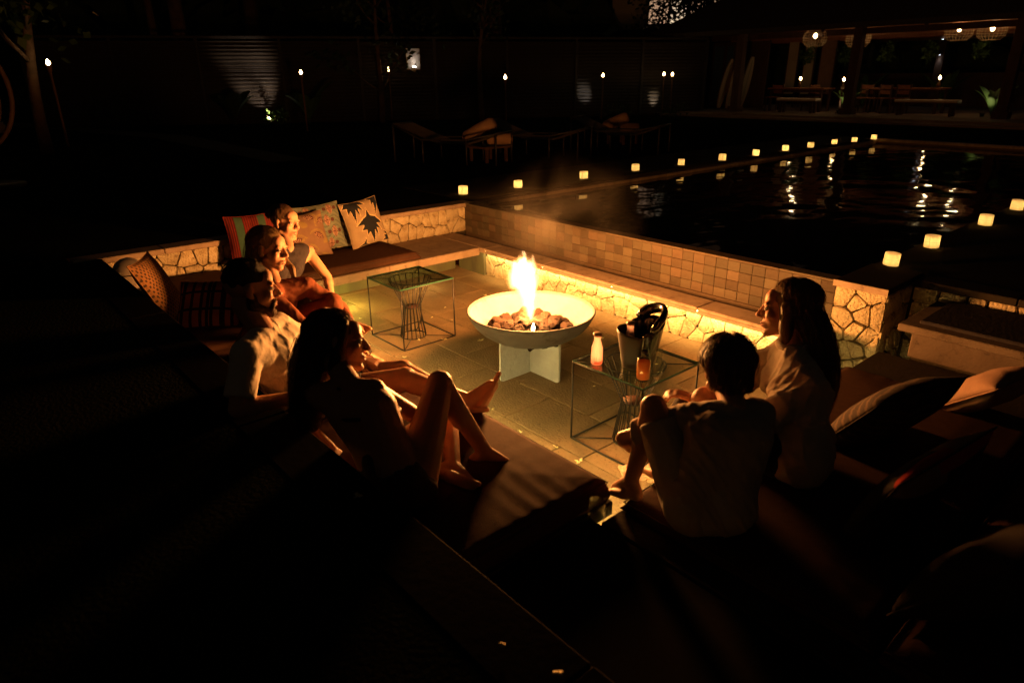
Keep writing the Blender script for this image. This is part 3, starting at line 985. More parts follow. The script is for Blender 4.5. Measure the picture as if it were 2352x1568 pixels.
MB().lathe([(.072, 0), (.074, .004)], 32).link('base', MT['silver'], ib, A)
bottle(IB + V((-.035, -.028, .012)), 'bottle of red drink standing inside the ice bucket', .028, .225, .0155, .13, MT['red_drink'], MT['cap'], .6, MT['frosted'])

gt = thing('drinking_glass', 'small ribbed glass tumbler standing in the gap between the two mattresses', 'glass', (-1.365, 1.60, .302))
pr = [(.026, 0), (.030, .004), (.034, .08)]
inn = [(.022, .008), (.0275, .012), (.0322, .08)]
MB().lathe(pr + list(reversed(inn)), 20).link('glass_body', MT['glass'], gt, at(gt))
for z in (.02, .035, .05):
    MB().tube([((.0315 + z * .04) * math.cos(2 * math.pi * k / 24), (.0315 + z * .04) * math.sin(2 * math.pi * k / 24), z) for k in range(24)], .0012, 5, closed=True).link('rib', MT['glass'], gt, at(gt))


# ------------------------------------------------------------------ mattresses
def mattress(label, x0, x1, y0, y1, z0, z1, seed, nseg=(46, 26), puck=.0026, mt=None):
    R = random.Random(seed)
    nx, ny = nseg
    mb = MB()
    off = V((R.uniform(0, 40), R.uniform(0, 40), 0))
    vs, fs = [], []
    r = .042

    def surf(x, y, top):
        dx, dy = min(x - x0, x1 - x), min(y - y0, y1 - y)
        z = z1 if top else z0
        if top:
            e = min(dx, dy)
            z -= r * (1 - math.sqrt(max(0, 1 - max(0, 1 - e / r) ** 2))) * .9
            # pleats run in from the seams
            wx = math.exp(-dx / .22); wy = math.exp(-dy / .13)
            z += puck * wx * (math.sin(y * 74 + 1.3 * mnoise.noise(V((x * 2, y * 3, 1)) + off)) * (.5 + mnoise.noise(V((0, y * 4, 3)) + off)))
            z += puck * wy * (math.sin(x * 66 + 1.3 * mnoise.noise(V((x * 3, y * 2, 5)) + off)) * (.5 + mnoise.noise(V((x * 4, 0, 9)) + off)))
            z += .006 * mnoise.noise(V((x * 3, y * 3, 0)) + off) + .016 * min(1, e / .25) - .016
        return V((x, y, z))
    def ramp(n, a, bq):
        u = [(1 - math.cos(math.pi * i / n)) / 2 for i in range(n + 1)]
        return [a + (bq - a) * (.55 * i / n + .45 * u[i]) for i in range(n + 1)]
    X, Y = ramp(nx, x0, x1), ramp(ny, y0, y1)
    for top in (True, False):
        for x in X:
            for y in Y: vs.append(surf(x, y, top))
    o2 = (nx + 1) * (ny + 1)
    for i in range(nx):
        for j in range(ny):
            a = i * (ny + 1) + j
            q = (a, a + ny + 1, a + ny + 2, a + 1)
            fs.append(q); fs.append(tuple(reversed([k + o2 for k in q])))
    ringi = [i * (ny + 1) for i in range(nx + 1)] + [nx * (ny + 1) + j for j in range(1, ny + 1)] + [i * (ny + 1) + ny for i in range(nx - 1, -1, -1)] + [j for j in range(ny - 1, 0, -1)]
    k = len(ringi)
    mid = []
    cx, cy = (x0 + x1) / 2, (y0 + y1) / 2
    for q in ringi:
        p = vs[q]; pb = vs[q + o2]
        o_ = .012 * (1 + .6 * mnoise.noise(V((p.x * 9, p.y * 9, 2)) + off))
        nxv = V(((1 if abs(p.x - x1) < 1e-5 else -1 if abs(p.x - x0) < 1e-5 else 0), (1 if abs(p.y - y1) < 1e-5 else -1 if abs(p.y - y0) < 1e-5 else 0), 0))
        mid.append(len(vs)); vs.append((V(p) + V(pb)) / 2 + nxv * o_)
    for i in range(k):
        j = (i + 1) % k
        fs.append((ringi[i], mid[i], mid[j], ringi[j]))
        fs.append((mid[i], ringi[i] + o2, ringi[j] + o2, mid[j]))
    mb.add(vs, fs, 0, True)
    t = mb.link('mattress', mt or MT['mattress'])
    tag(t, label, 'mattress', 'brown seat mattresses')
    pp = MB()
    zz = z1 - r * .95
    ln_ = []
    for q in ringi: ln_.append(V((vs[q].x, vs[q].y, zz + .004)))
    pp.tube(ln_, .0030, 5, closed=True).link('piping', MT['piping'], t)
    return t


mattress('creased brown mattress at the near edge where the long haired woman sits', -2.62, -1.415, .93, 1.715, .302, .425, 1, (80, 60))
mattress('brown mattress under the man in the cream tee on the near bench', -3.86, -2.64, .93, 1.70, .302, .405, 2)
mattress('brown mattress at the left corner below the white round lamp', -5.72, -3.88, .93, 1.70, .302, .402, 3)
mattress('dark brown mattress on the back left bench in front of the patterned pillows', -5.755, -5.09, 1.75, 3.30, .302, .385, 4, (30, 40), .004)
mattress('brown mattress coloured as in shade on the right platform under the crouching youth', -1.335, -.42, 1.72, 3.62, .302, .375, 5, (40, 60), mt=MT['mattress_shaded'])
mattress('black looking mattress in the shadowed near right corner of the lounge', -.38, 2.2, 1.70, 3.6, .302, .39, 6, (30, 30), mt=MT['mattress_shaded'])


# ------------------------------------------------------------------ cushions with woven and printed covers
def cushion(name, label, size, thick, mats, pattern, centre, xdir, ydir, n=44, group='scatter cushions', seed=1, cat='cushion', sag=0.0):
    """centre = middle; xdir, ydir span the face; the front looks along xdir x ydir"""
    X, Y = V(xdir).normalized(), V(ydir)
    Y = (Y - X * Y.dot(X)).normalized()
    N = X.cross(Y)
    R = random.Random(seed)
    off = V((R.uniform(0, 30), R.uniform(0, 30), 0))
    w, h = size
    vs, fs, mi = [], [], []
    for side in (1, -1):
        for i in range(n + 1):
            for j in range(n + 1):
                u, v = 2 * i / n - 1, 2 * j / n - 1
                pin = 1 - .07 * (1 - v * v) * abs(u) ** 3
                pin2 = 1 - .07 * (1 - u * u) * abs(v) ** 3
                t = ((1 - abs(u) ** 2.6) * (1 - abs(v) ** 2.6)) ** .55
                e = max(abs(u), abs(v))
                t += .05 * mnoise.noise(V((u * 2.2, v * 2.2, side)) + off) * (1 - e ** 8)
                t += .045 * math.sin(9 * math.atan2(v, u) + 2 * side) * e ** 3 * (1 - e ** 10)
                vs.append(V((u * w / 2 * pin, v * h / 2 * pin2 - sag * (1 - v) * .5 * abs(u), side * thick / 2 * t)))
    o2 = (n + 1) ** 2
    for i in range(n):
        for j in range(n):
            a = i * (n + 1) + j
            q = (a, a + n + 1, a + n + 2, a + 1)
            m_ = pattern((i + .5) / n, (j + .5) / n)
            fs.append(q); mi.append(m_)
            fs.append(tuple(reversed([k + o2 for k in q]))); mi.append(pattern(1 - (i + .5) / n, (j + .5) / n))
    edge = [i * (n + 1) for i in range(n + 1)] + [n * (n + 1) + j for j in range(1, n + 1)] + [i * (n + 1) + n for i in range(n - 1, -1, -1)] + [j for j in range(n - 1, 0, -1)]
    mb = MB(); mb.v = [tuple(p) for p in vs]; mb.f = fs; mb.mi = mi; mb.sm = [True] * len(fs)
    k = len(edge)
    for i in range(k):
        a, b_ = edge[i], edge[(i + 1) % k]
        mb.f.append((b_, a, a + o2, b_ + o2)); mb.mi.append(0); mb.sm.append(True)
    mw = M4((X, Y, N)).transposed().to_4x4()
    mw.translation = V(centre)
    t = mb.link(name, mats, None, mw)
    tag(t, label, cat, group)
    ed = MB().tube([vs[q] for q in edge[::2]], .0035, 5, closed=True)
    ed.link('seam', mats[0], t, mw)
    return t


def inpoly(x, y, poly):
    c = False
    for i in range(len(poly)):
        (x1, y1), (x2, y2) = poly[i - 1], poly[i]
        if (y1 > y) != (y2 > y) and x < (x2 - x1) * (y - y1) / (y2 - y1) + x1: c = not c
    return c


def fab(name, c, b=.25): return mat(name, c, tuple(x * .82 for x in c), 14, .9, b, 150)


F_red, F_green, F_redd = fab('red_weave', (.15, .017, .014)), fab('green_weave', (.04, .085, .055)), fab('dark_red_weave', (.06, .008, .007))
F_tan, F_gold, F_maroon, F_blush = fab('tan_print', (.23, .14, .095)), fab('gold_print', (.30, .21, .08)), fab('maroon_print', (.10, .04, .032)), fab('blush_print', (.40, .24, .18))
F_sage, F_teal = fab('sage_print', (.19, .215, .165)), fab('slate_print', (.125, .15, .125))
F_sand, F_navy, F_cream = fab('sand_linen', (.33, .245, .155)), fab('navy_print', (.016, .018, .024)), fab('cream_outline', (.66, .48, .26))


def pat_red(u, v):
    for a, b_ in ((.18, .34), (.66, .82)):
        if a < u < b_: return 1
    return 2 if int(u * 44) % 2 else 0


def pat_fan(u, v):
    for cx, cy, r, ang in ((.22, .78, .16, 2.2), (.62, .80, .17, 1.2), (.30, .30, .17, 2.0), (.74, .38, .15, 1.0), (.50, .08, .15, 1.6), (.95, .7, .15, 2), (.02, .52, .14, 1)):
        dx, dy = u - cx, v - cy
        rr = math.hypot(dx, dy)
        a = (math.atan2(dy, dx) - ang + math.pi) % (2 * math.pi) - math.pi
        if abs(a) < 1.1:
            if rr < r * .78: return 3 if int((a + 1.1) * 5.5) % 2 else 2
            if rr < r * .9: return 2
        if abs(a) < 1.5 and r * 1.05 < rr < r * 1.35: return 1 if int(a * 9) % 2 or rr > r * 1.2 else 0
    s = math.sin(9 * u + 3 * math.sin(7 * v)) * math.sin(8 * v + 2)
    return 1 if s > .72 else 0


def pat_leafmix(u, v):
    k = .25
    ro = int(v / k)
    uu = (u + (.125 if ro % 2 else 0)) % .25 / .25 - .5
    vv = (v % k) / k - .5
    lens = abs(uu) < .26 * (1 - (2 * vv) ** 2) + .02
    if lens and (int(u / .25 + (.5 if ro % 2 else 0)) + ro) % 2 == 0:
        return 2 if int((vv + uu * uu) * 26) % 3 else 3
    d_ = math.hypot(abs(uu) - .5, vv)
    if d_ < .17: return 3
    if d_ < .27: return 1 if d_ > .23 else 0
    return 1 if math.sin(60 * (v + .06 * math.sin(14 * u))) > .55 else 0


LEAF = [(0, .20), (.03, .11), (.10, .09), (.19, .0), (.10, .005), (.15, -.08), (.085, -.05), (.09, -.15), (.045, -.07), (.02, -.24), (-.03, -.08), (-.07, -.13), (-.07, -.05), (-.14, -.06), (-.09, .01), (-.19, .01), (-.09, .08), (-.03, .11)]


def pat_leaf(u, v):
    for cx, cy, s, a in ((.56, .42, 1.75, 0.05), (.26, .93, 1.7, .15), (.95, .95, 1.6, .5), (.30, -.08, 1.2, .2), (1.0, .02, 1.2, 1.0)):
        x, y = u - cx, v - cy
        c, s_ = math.cos(a), math.sin(a)
        x, y = (x * c - y * s_) / s, (x * s_ + y * c) / s
        if inpoly(x, y, LEAF): return 1
        if inpoly(x * .90, (y - .0) * .90, LEAF): return 2
    return 0


wallx = -5.66
cushion('cushion', 'red cushion with two grey green stripes on the back left bench', (.40, .42), .11, (F_red, F_green, F_redd), pat_red, (-5.63, 1.99, .60), (.10, 1, 0), (-.22, 0, 1), 64, seed=2)
cushion('cushion', 'tan cushion printed with ribbed fans beside the head of the dark topped woman', (.40, .40), .13, (F_tan, F_gold, F_maroon, F_blush), pat_fan, (-5.56, 2.42, .575), (.12, 1, .06), (-.42, 0, 1), 72, seed=3)
cushion('cushion', 'sage cushion with pink ribbed leaves leaning behind the fan printed one', (.44, .42), .13, (F_sage, F_teal, F_blush, F_maroon), pat_leafmix, (-5.68, 2.63, .60), (0, 1, .04), (-.25, 0, 1), 72, seed=4)
cushion('cushion', 'sand cushion printed with big black jagged leaves at the right of the row', (.40, .43), .13, (F_sand, F_navy, F_cream), pat_leaf, (-5.61, 3.04, .60), (-.05, 1, .10), (-.32, -.12, 1), 84, seed=5)
F_spot = fab('brown_speckle', (.24, .115, .045)); F_spotd = fab('dark_speckle', (.05, .03, .02)); F_brown = fab('dark_brown_back', (.05, .03, .024))
def pat_speck(u, v):
    return 1 if math.sin(u * 70) * math.sin(v * 70) > .25 else 0
cushion('cushion', 'brown speckled cushion standing on edge beside the white round lamp', (.40, .43), .11, (F_spot, F_spotd), pat_speck, (-4.64, .99, .605), (-.85, .5, 0), (-.24, -.06, .38), 60, seed=6)
F_pane = fab('rust_pane', (.30, .11, .06)); F_bar = fab('black_bar', (.025, .018, .016))
def pat_pane(u, v):
    return 1 if (u * 4) % 1 < .18 or (v * 3) % 1 < .14 else (0 if math.sin(u * 40) > -.5 else 1)
cushion('cushion', 'rust cushion with black window bars slumped behind the man in the cream tee', (.40, .38), .13, (F_pane, F_bar), pat_pane, (-4.36, 1.20, .50), (.55, .8, 0), (-.62, .40, .68), 60, seed=7)
F_zig, F_zigd = fab('charcoal_weave', (.045, .032, .026)), fab('taupe_zigzag', (.10, .062, .04))
def pat_zig(u, v):
    z = (v + .09 * abs((u * 3.0) % 1 - .5)) * 9
    return 1 if z % 1 < .34 else 0
cushion('cushion', 'charcoal cushion with taupe zigzags behind the woman in the white shirt', (.46, .45), .17, (F_zig, F_zigd), pat_zig, (-.83, 2.80, .54), (.32, .95, .05), (.55, -.2, .72), 64, seed=8)
cushion('cushion', 'plump pale cushion lying beyond the zigzag one on the right platform', (.40, .36), .16, (fab('blush_linen', (.32, .19, .13)),), lambda u, v: 0, (-.66, 3.52, .47), (.25, .95, .05), (.72, -.1, .62), 36, seed=9)
F_blk, F_edge, F_fringe = fab('black_cushion_cloth', (.035, .026, .024)), fab('red_edge_cloth', (.42, .03, .02)), fab('frayed_trim', (.30, .15, .09))
def pat_edge(u, v):
    return 1 if v > .93 and u > .4 else (2 if v > .86 and u <= .45 else 0)
cushion('cushion', 'black cushion with a red top edge below the zigzag cushion', (.50, .46), .14, (F_blk, F_edge, F_fringe), pat_edge, (-.56, 2.30, .52), (.22, .95, .14), (.38, -.25, .85), 48, seed=10)
cushion('cushion', 'big plain black cushion in the dark lower right corner', (.50, .46), .20, (F_blk,), lambda u, v: 0, (-.22, 2.02, .56), (.3, .95, 0), (.55, -.2, .8), 30, seed=11)
cushion('cushion', 'plain black bolster cushion at the dark right edge of the picture', (.52, .48), .20, (F_blk,), lambda u, v: 0, (.02, 2.75, .60), (.35, .93, 0), (.55, -.25, .8), 30, seed=12)

# white ball lamp on the corner of the bench (unlit)
bl_ = thing('ball_lamp', 'unlit white round lamp with a dark seam in the left corner', 'lamp', (-5.46, .99, .402))
MT['opal'] = mat('opal_plastic', (.62, .52, .44), None, rough=.35, spec=.5)
pr = [(.06, 0)] + [(.110 * math.sin(a), .115 - .110 * math.cos(a)) for a in [math.radians(q) for q in range(30, 166, 9)]]
pr = [(r, z + .02) for r, z in pr]
MB().lathe(pr, 32).link('globe', MT['opal'], bl_, at(bl_))
MB().lathe([(.075, 0), (.07, .02)], 28).link('base', MT['gloss_black'], bl_, at(bl_))
MB().tube([(.112 * math.cos(2 * math.pi * k / 40), .112 * math.sin(2 * math.pi * k / 40), .135) for k in range(40)], .004, 6, closed=True).link('seam_ring', MT['silver'], bl_, at(bl_))


# ------------------------------------------------------------------ paper lanterns round the pool
pm = bpy.data.materials.new('lantern_paper')
pm.use_nodes = True
nt = pm.node_tree
nt.nodes.clear()
o = nt.nodes.new('ShaderNodeOutputMaterial')
tr = nt.nodes.new('ShaderNodeBsdfTranslucent'); tr.inputs[0].default_value = (.86, .74, .46, 1)
df = nt.nodes.new('ShaderNodeBsdfDiffuse'); df.inputs[0].default_value = (.80, .68, .42, 1)
mxs = nt.nodes.new('ShaderNodeMixShader'); mxs.inputs[0].default_value = .35
nt.links.new(tr.outputs[0], mxs.inputs[1]); nt.links.new(df.outputs[0], mxs.inputs[2]); nt.links.new(mxs.outputs[0], o.inputs[0])
MT['paper'] = pm
MT['paper_seam'] = mat('paper_seam', (.35, .20, .08), None, rough=.8)


def lantern(loc, label, first=None, rz=0.0):
    if first is not None:
        c = dup(first, M4.Translation(V(loc)) @ M4.Rotation(rz, 4, 'Z') @ M4.Rotation(rnd.uniform(-.05, .05), 4, 'X') @ M4.Scale(rnd.uniform(.92, 1.08), 4), label)
        for ch in c.children:
            if ch.type == 'LIGHT':
                ch.data = ch.data.copy()
                ch.data.energy = CANDLE_W * rnd.uniform(.45, 1.25)
        return c
    t = thing('lantern', label, 'lantern', loc, 'paper lanterns round the pool')
    A = at(t)
    R_, H_ = .054, .092
    n = 24
    sh = MB()
    vs = [((R_ - .003 * (z == 0)) * math.cos(2 * math.pi * k / n), (R_ - .003 * (z == 0)) * math.sin(2 * math.pi * k / n), z) for z in (.002, .03, .06, H_) for k in range(n)]
    fs = [(j * n + k, j * n + (k + 1) % n, (j + 1) * n + (k + 1) % n, (j + 1) * n + k) for j in range(3) for k in range(n)]
    sh.add(vs, fs, 0, True).link('paper_shade', MT['paper'], t, A)
    MB().tube([(.0548 * math.cos(2 * math.pi * k / n), .0548 * math.sin(2 * math.pi * k / n), .047) for k in range(n)], .0009, 4, closed=True).link('band', MT['paper_seam'], t, A)
    MB().tube([(.0555 * math.cos(-.9), .0555 * math.sin(-.9), z) for z in (.004, H_ - .002)], .001, 4).link('seam', MT['paper_seam'], t, A)
    MB().lathe([(.045, .001), (.045, .003)], 20).link('base', MT['paper_seam'], t, A)
    MB().lathe([(.019, .004), (.019, .022), (.004, .021)], 16).link('candle', MT['wax'], t, A)
    MB().lathe([(.001, .026), (.0045, .033), (.003, .042), (.0006, .05)], 8).link('flame', MT['flame_small'], t, A)
    point('candle_light', V(loc) + V((0, 0, .058)), CANDLE_W, CANDLE_COL, t, .008)
    return t


lan_l = [(-6.25, 4.70), (-6.17, 5.48), (-6.15, 6.63), (-6.18, 7.74), (-6.11, 8.74), (-6.02, 9.71), (-6.01, 10.70), (-6.05, 11.77), (-5.99, 12.60), (-5.99, 13.56), (-5.93, 14.31), (-5.90, 15.17)]
ordn = ['nearest', 'second', 'third', 'fourth', 'fifth', 'sixth', 'seventh', 'eighth', 'ninth', 'tenth', 'eleventh', 'farthest']
L0 = None
for i, (x, y) in enumerate(lan_l):
    lb = 'glowing paper lantern on the far pool edge, %s from the fire corner' % ordn[i]
    zz = .605 if y > 4.5 and x > -7.2 else .6
    if L0 is None: L0 = lantern((x, y, zz), lb)
    else: lantern((x, y, zz), lb, L0, i * .9)
for (x, y), lb in zip([(-1.68, 5.01), (-1.68, 5.79), (-1.66, 7.03), (-1.68, 8.08)],
                      ['large glowing paper lantern nearest the boulder pillar on the right deck', 'orange lit paper lantern second from the boulder pillar on the right deck',
                       'tilted yellow paper lantern third from the boulder pillar on the right deck', 'glowing paper lantern at the right picture edge, farthest on the right deck']):
    lantern((x, y, .602), lb, L0, -.2 + y)

# ------------------------------------------------------------------ fallen petals
pet_me = []
for k in range(5):
    R = random.Random(90 + k)
    mb = MB()
    for q in range(R.choice((2, 3, 4))):
        a = R.uniform(0, 6.28)
        c, s = math.cos(a), math.sin(a)
        L, Wd = R.uniform(.016, .026), R.uniform(.006, .009)
        P_ = [(0, 0, .002), (L * .5, Wd, .006 + R.uniform(0, .006)), (L, 0, .004 + R.uniform(0, .01)), (L * .5, -Wd, .004)]
        lo = [(c * x - s * y, s * x + c * y, z) for x, y, z in P_]
        hi = [(x, y, z + .0016) for x, y, z in lo]
        mb.add(lo + hi, [(3, 2, 1, 0), (4, 5, 6, 7), (0, 1, 5, 4), (1, 2, 6, 5), (2, 3, 7, 6), (3, 0, 4, 7)], 0, True)
    pet_me.append(mb.mesh('fallen_petal', (MT['petal'],)))
petals = [(-2.58, 2.93), (-2.77, 2.24), (-2.2, 2.22), (-2.01, 2.20), (-1.9, 2.12), (-1.8, 2.30), (-4.22, 3.01), (-3.9, 2.7), (-3.69, 2.89), (-4.51, 3.14), (-4.38, 2.91), (-4.54, 3.62), (-3.35, 2.30), (-3.8, 2.28), (-2.35, 2.95),
          (-3.62, 2.16), (-4.0, 2.55), (-2.45, 2.18), (-2.05, 2.62), (-1.62, 2.12), (-3.1, 3.6), (-4.75, 2.45), (-2.62, 3.62)]
R = random.Random(4)
for i, (x, y) in enumerate(petals):
    o = link('fallen_petal', pet_me[i % 5], None, None, M4.Translation(V((x, y, .002))) @ M4.Rotation(R.uniform(0, 6), 4, 'Z') @ M4.Scale(R.uniform(.8, 1.2), 4))
    tag(o, 'small cream flower petal fallen on the lounge paving', 'petal', 'fallen petals on the paving')
for i, (x, y) in enumerate([(-.92, .77), (-.78, .81), (-.68, .84), (-1.69, .80)]):
    o = link('fallen_petal', pet_me[i % 5], None, None, M4.Translation(V((x, y, .604))) @ M4.Rotation(i, 4, 'Z') @ M4.Scale(.9, 4))
    tag(o, 'dim flower petal fallen on the dark near coping', 'petal', 'petals on the near coping')

# ------------------------------------------------------------------ people
def rcone(mb, a, b, ra, rb, n=14, flat=False):
    """closed tapered capsule (or a flat ended cone)"""
    a, b = V(a), V(b)
    t = b - a
    L = t.length
    if L < 1e-5:
        t = V((0, 0, 1)); L = 1e-5
    t = t.normalized()
    x = t.orthogonal().normalized()
    y = t.cross(x)
    prof = []
    if flat:
        prof = [(.001, 0), (ra, 0), (rb, L), (.001, L)]
    else:
        for k in range(5):
            q = math.pi / 2 * k / 5
            prof.append((max(.0005, ra * math.sin(q)), -ra * math.cos(q)))
        prof.append((ra, 0)); prof.append((rb, L))
        for k in range(1, 6):
            q = math.pi / 2 * k / 5
            prof.append((max(.0005, rb * math.cos(q)), L + rb * math.sin(q)))
    vs, fs = [], []
    for r, h in prof:
        for k in range(n):
            an = 2 * math.pi * k / n
            vs.append(a + t * h + x * (r * math.cos(an)) + y * (r * math.sin(an)))
    m_ = len(prof)
    for i in range(m_ - 1):
        for k in range(n):
            fs.append((i * n + k, i * n + (k + 1) % n, (i + 1) * n + (k + 1) % n, (i + 1) * n + k))
    fs.append(tuple(reversed(range(n)))); fs.append(tuple(range((m_ - 1) * n, m_ * n)))
    mb.add(vs, fs, 0, True)


def ell(mb, F, c, r, rot=None):
    """ellipsoid in the frame F (4x4)"""
    vs = []
    for p in IV2:
        q = V((p.x * r[0], p.y * r[1], p.z * r[2]))
        if rot is not None: q = rot @ q
        vs.append(F @ (q + V(c)))
    mb.add(vs, IF2, 0, True)


def fuse(mb, name, voxel=.006, smooth=5, disp=None, factor=.5):
    """one continuous skin over the overlapping volumes"""
    me = mb.mesh('raw')
    o = bpy.data.objects.new('raw', me)
    col.objects.link(o)
    r = o.modifiers.new('r', 'REMESH'); r.mode = 'VOXEL'; r.voxel_size = voxel
    s = o.modifiers.new('s', 'SMOOTH'); s.factor = factor; s.iterations = smooth
    dg = bpy.context.evaluated_depsgraph_get()
    out = bpy.data.meshes.new_from_object(o.evaluated_get(dg))
    out.name = name
    out.materials.clear()
    bpy.data.objects.remove(o)
    bpy.data.meshes.remove(me)
    n = len(out.vertices)
    if disp is not None and n:
        cs = np.empty(n * 3); out.vertices.foreach_get('co', cs); cs = cs.reshape(-1, 3)
        ns = np.empty(n * 3); out.vertices.foreach_get('normal', ns); ns = ns.reshape(-1, 3)
        cs = cs + ns * disp(cs)[:, None]
        out.vertices.foreach_set('co', cs.ravel())
    out.polygons.foreach_set('use_smooth', [True] * len(out.polygons))
    out.update()
    return out


def folds(direction, amp, freq, seed):
    """cloth folds: long soft ridges lying across a direction"""
    R = np.random.RandomState(seed)
    dv = np.array(V(direction).normalized())
    waves = []
    for k in range(7):
        w = dv + R.normal(0, .38, 3)
        w /= np.linalg.norm(w)
        waves.append((w * freq * R.uniform(.5, 1.7), R.uniform(0, 6.28), R.uniform(.4, 1)))

    def f(cs):
        z = np.zeros(len(cs))
        wob = np.sin(cs @ np.array([13., 9., 11.]) + seed) * .9 + np.sin(cs @ np.array([-7., 15., 5.]) + 2 * seed) * .9
        for w, ph, am in waves:
            z += am * (1 - np.abs(np.sin(cs @ w * .5 + ph + wob))) ** 2.2
        return amp * (z / 2.2 - .45)
    return f


def frame(o, f, up):
    f = V(f).normalized(); up = V(up)
    x = f.cross(up).normalized()
    u = x.cross(f).normalized()
    mm = M4((x, f, u)).transposed().to_4x4()
    mm.translation = V(o)
    return mm


def head_prims(mb, F, s=1.0, fem=True):
    S = M4.Scale(s, 4)
    G = F @ S
    def P(*a): return G @ V(a)
    ell(mb, G, (0, -.018, .034), (.073, .094, .082))
    ell(mb, G, (0, .034, -.022), (.057, .056, .082))
    ell(mb, G, (0, .052, .045), (.052, .034, .045))          # forehead
    j = .046 if fem else .053
    for x in (-1, 1):
        rcone(mb, P(x * j, .002, -.058), P(x * .010, .068, -.093), .022 * s, .019 * s)
        ell(mb, G, (x * .040, .060, -.020), (.023, .022, .024))      # cheek
        ell(mb, G, (x * .032, .074, .026), (.024, .014, .009))       # brow
        ell(mb, G, (x * .012, .097, -.027), (.0085, .010, .0075))    # nostril wing
        ell(mb, G, (x * .076, -.008, -.003), (.008, .019, .031))     # ear
        ell(mb, G, (x * .073, .004, -.024), (.007, .009, .012))
    ell(mb, G, (0, .074, -.094), (.020, .017, .016))                 # chin
    rcone(mb, P(0, .083, .020), P(0, .108, -.020), .0085 * s, .0115 * s)
    ell(mb, G, (0, .107, -.024), (.0105, .0105, .009))
    ell(mb, G, (0, .086, -.052), (.022, .0115, .0075))               # upper lip
    ell(mb, G, (0, .085, -.065), (.019, .0115, .0075))               # lower lip
    ell(mb, G, (0, .073, -.060), (.030, .018, .022))
    return G


def hand_prims(mb, wrist, dirv, palm_n, s=1.0, curl=.5):
    d = V(dirv).normalized(); nrm = V(palm_n)
    nrm = (nrm - d * nrm.dot(d)).normalized()
    side = d.cross(nrm)
    w = V(wrist)
    for k, off in enumerate((-.030, -.010, .010, .029)):
        kn = w + d * (.082 * s) + side * off * s
        rcone(mb, w + side * off * .5 * s + d * .012, kn, .015 * s, .0105 * s, 8)
        L = (.062, .074, .070, .055)[k] * s
        p, dd = kn, (d + side * off * 2.2).normalized()
        ang = 0
        for seg in (.45, .32, .25):
            ang += curl * (.75 + .1 * k)
            q = p + (dd * math.cos(ang) + nrm * math.sin(ang)) * L * seg
            rcone(mb, p, q, .0085 * s, .0072 * s, 8)
            p = q
    b0 = w + d * .020 * s - side * .024 * s
    b1 = b0 + (d * .6 - side * .75 + nrm * .25).normalized() * .042 * s
    b2 = b1 + (d * .9 - side * .25 + nrm * .4).normalized() * .032 * s
    b3 = b2 + (d * .9 + nrm * .5).normalized() * .024 * s
    rcone(mb, b0, b1, .014 * s, .011 * s, 8); rcone(mb, b1, b2, .0105 * s, .009 * s, 8); rcone(mb, b2, b3, .009 * s, .0075 * s, 8)


def foot_prims(mb, ank, toe, up, s=1.0, inner=1):
    a, t = V(ank), V(toe)
    f = (t - a); f.normalize()
    u = V(up); u = (u - f * u.dot(f)).normalized()
    side = f.cross(u) * inner
    L = .235 * s
    heel = a - f * .045 * s - u * .052 * s
    base = a - u * .060 * s
    ball = base + f * .125 * s
    rcone(mb, heel, a, .029 * s, .033 * s)
    rcone(mb, a, ball + u * .020 * s, .034 * s, .020 * s)
    rcone(mb, heel, ball, .027 * s, .021 * s)
    for k, off in enumerate((.030, .012, -.005, -.019, -.031)):
        k0 = ball + side * off * s + f * (-.012 * k * s * .6)
        r_ = (.0145, .0105, .010, .0095, .0092)[k] * s
        rcone(mb, base + f * .03 * s + side * off * .6 * s, k0, .024 * s, .0165 * s, 10)
        rcone(mb, k0, k0 + f * (.052 - .006 * k) * s + u * .004 * s + side * off * .12 * s, r_ * 1.05, r_ * .9, 10)


def lerp(a, b, t): return V(a) * (1 - t) + V(b) * t


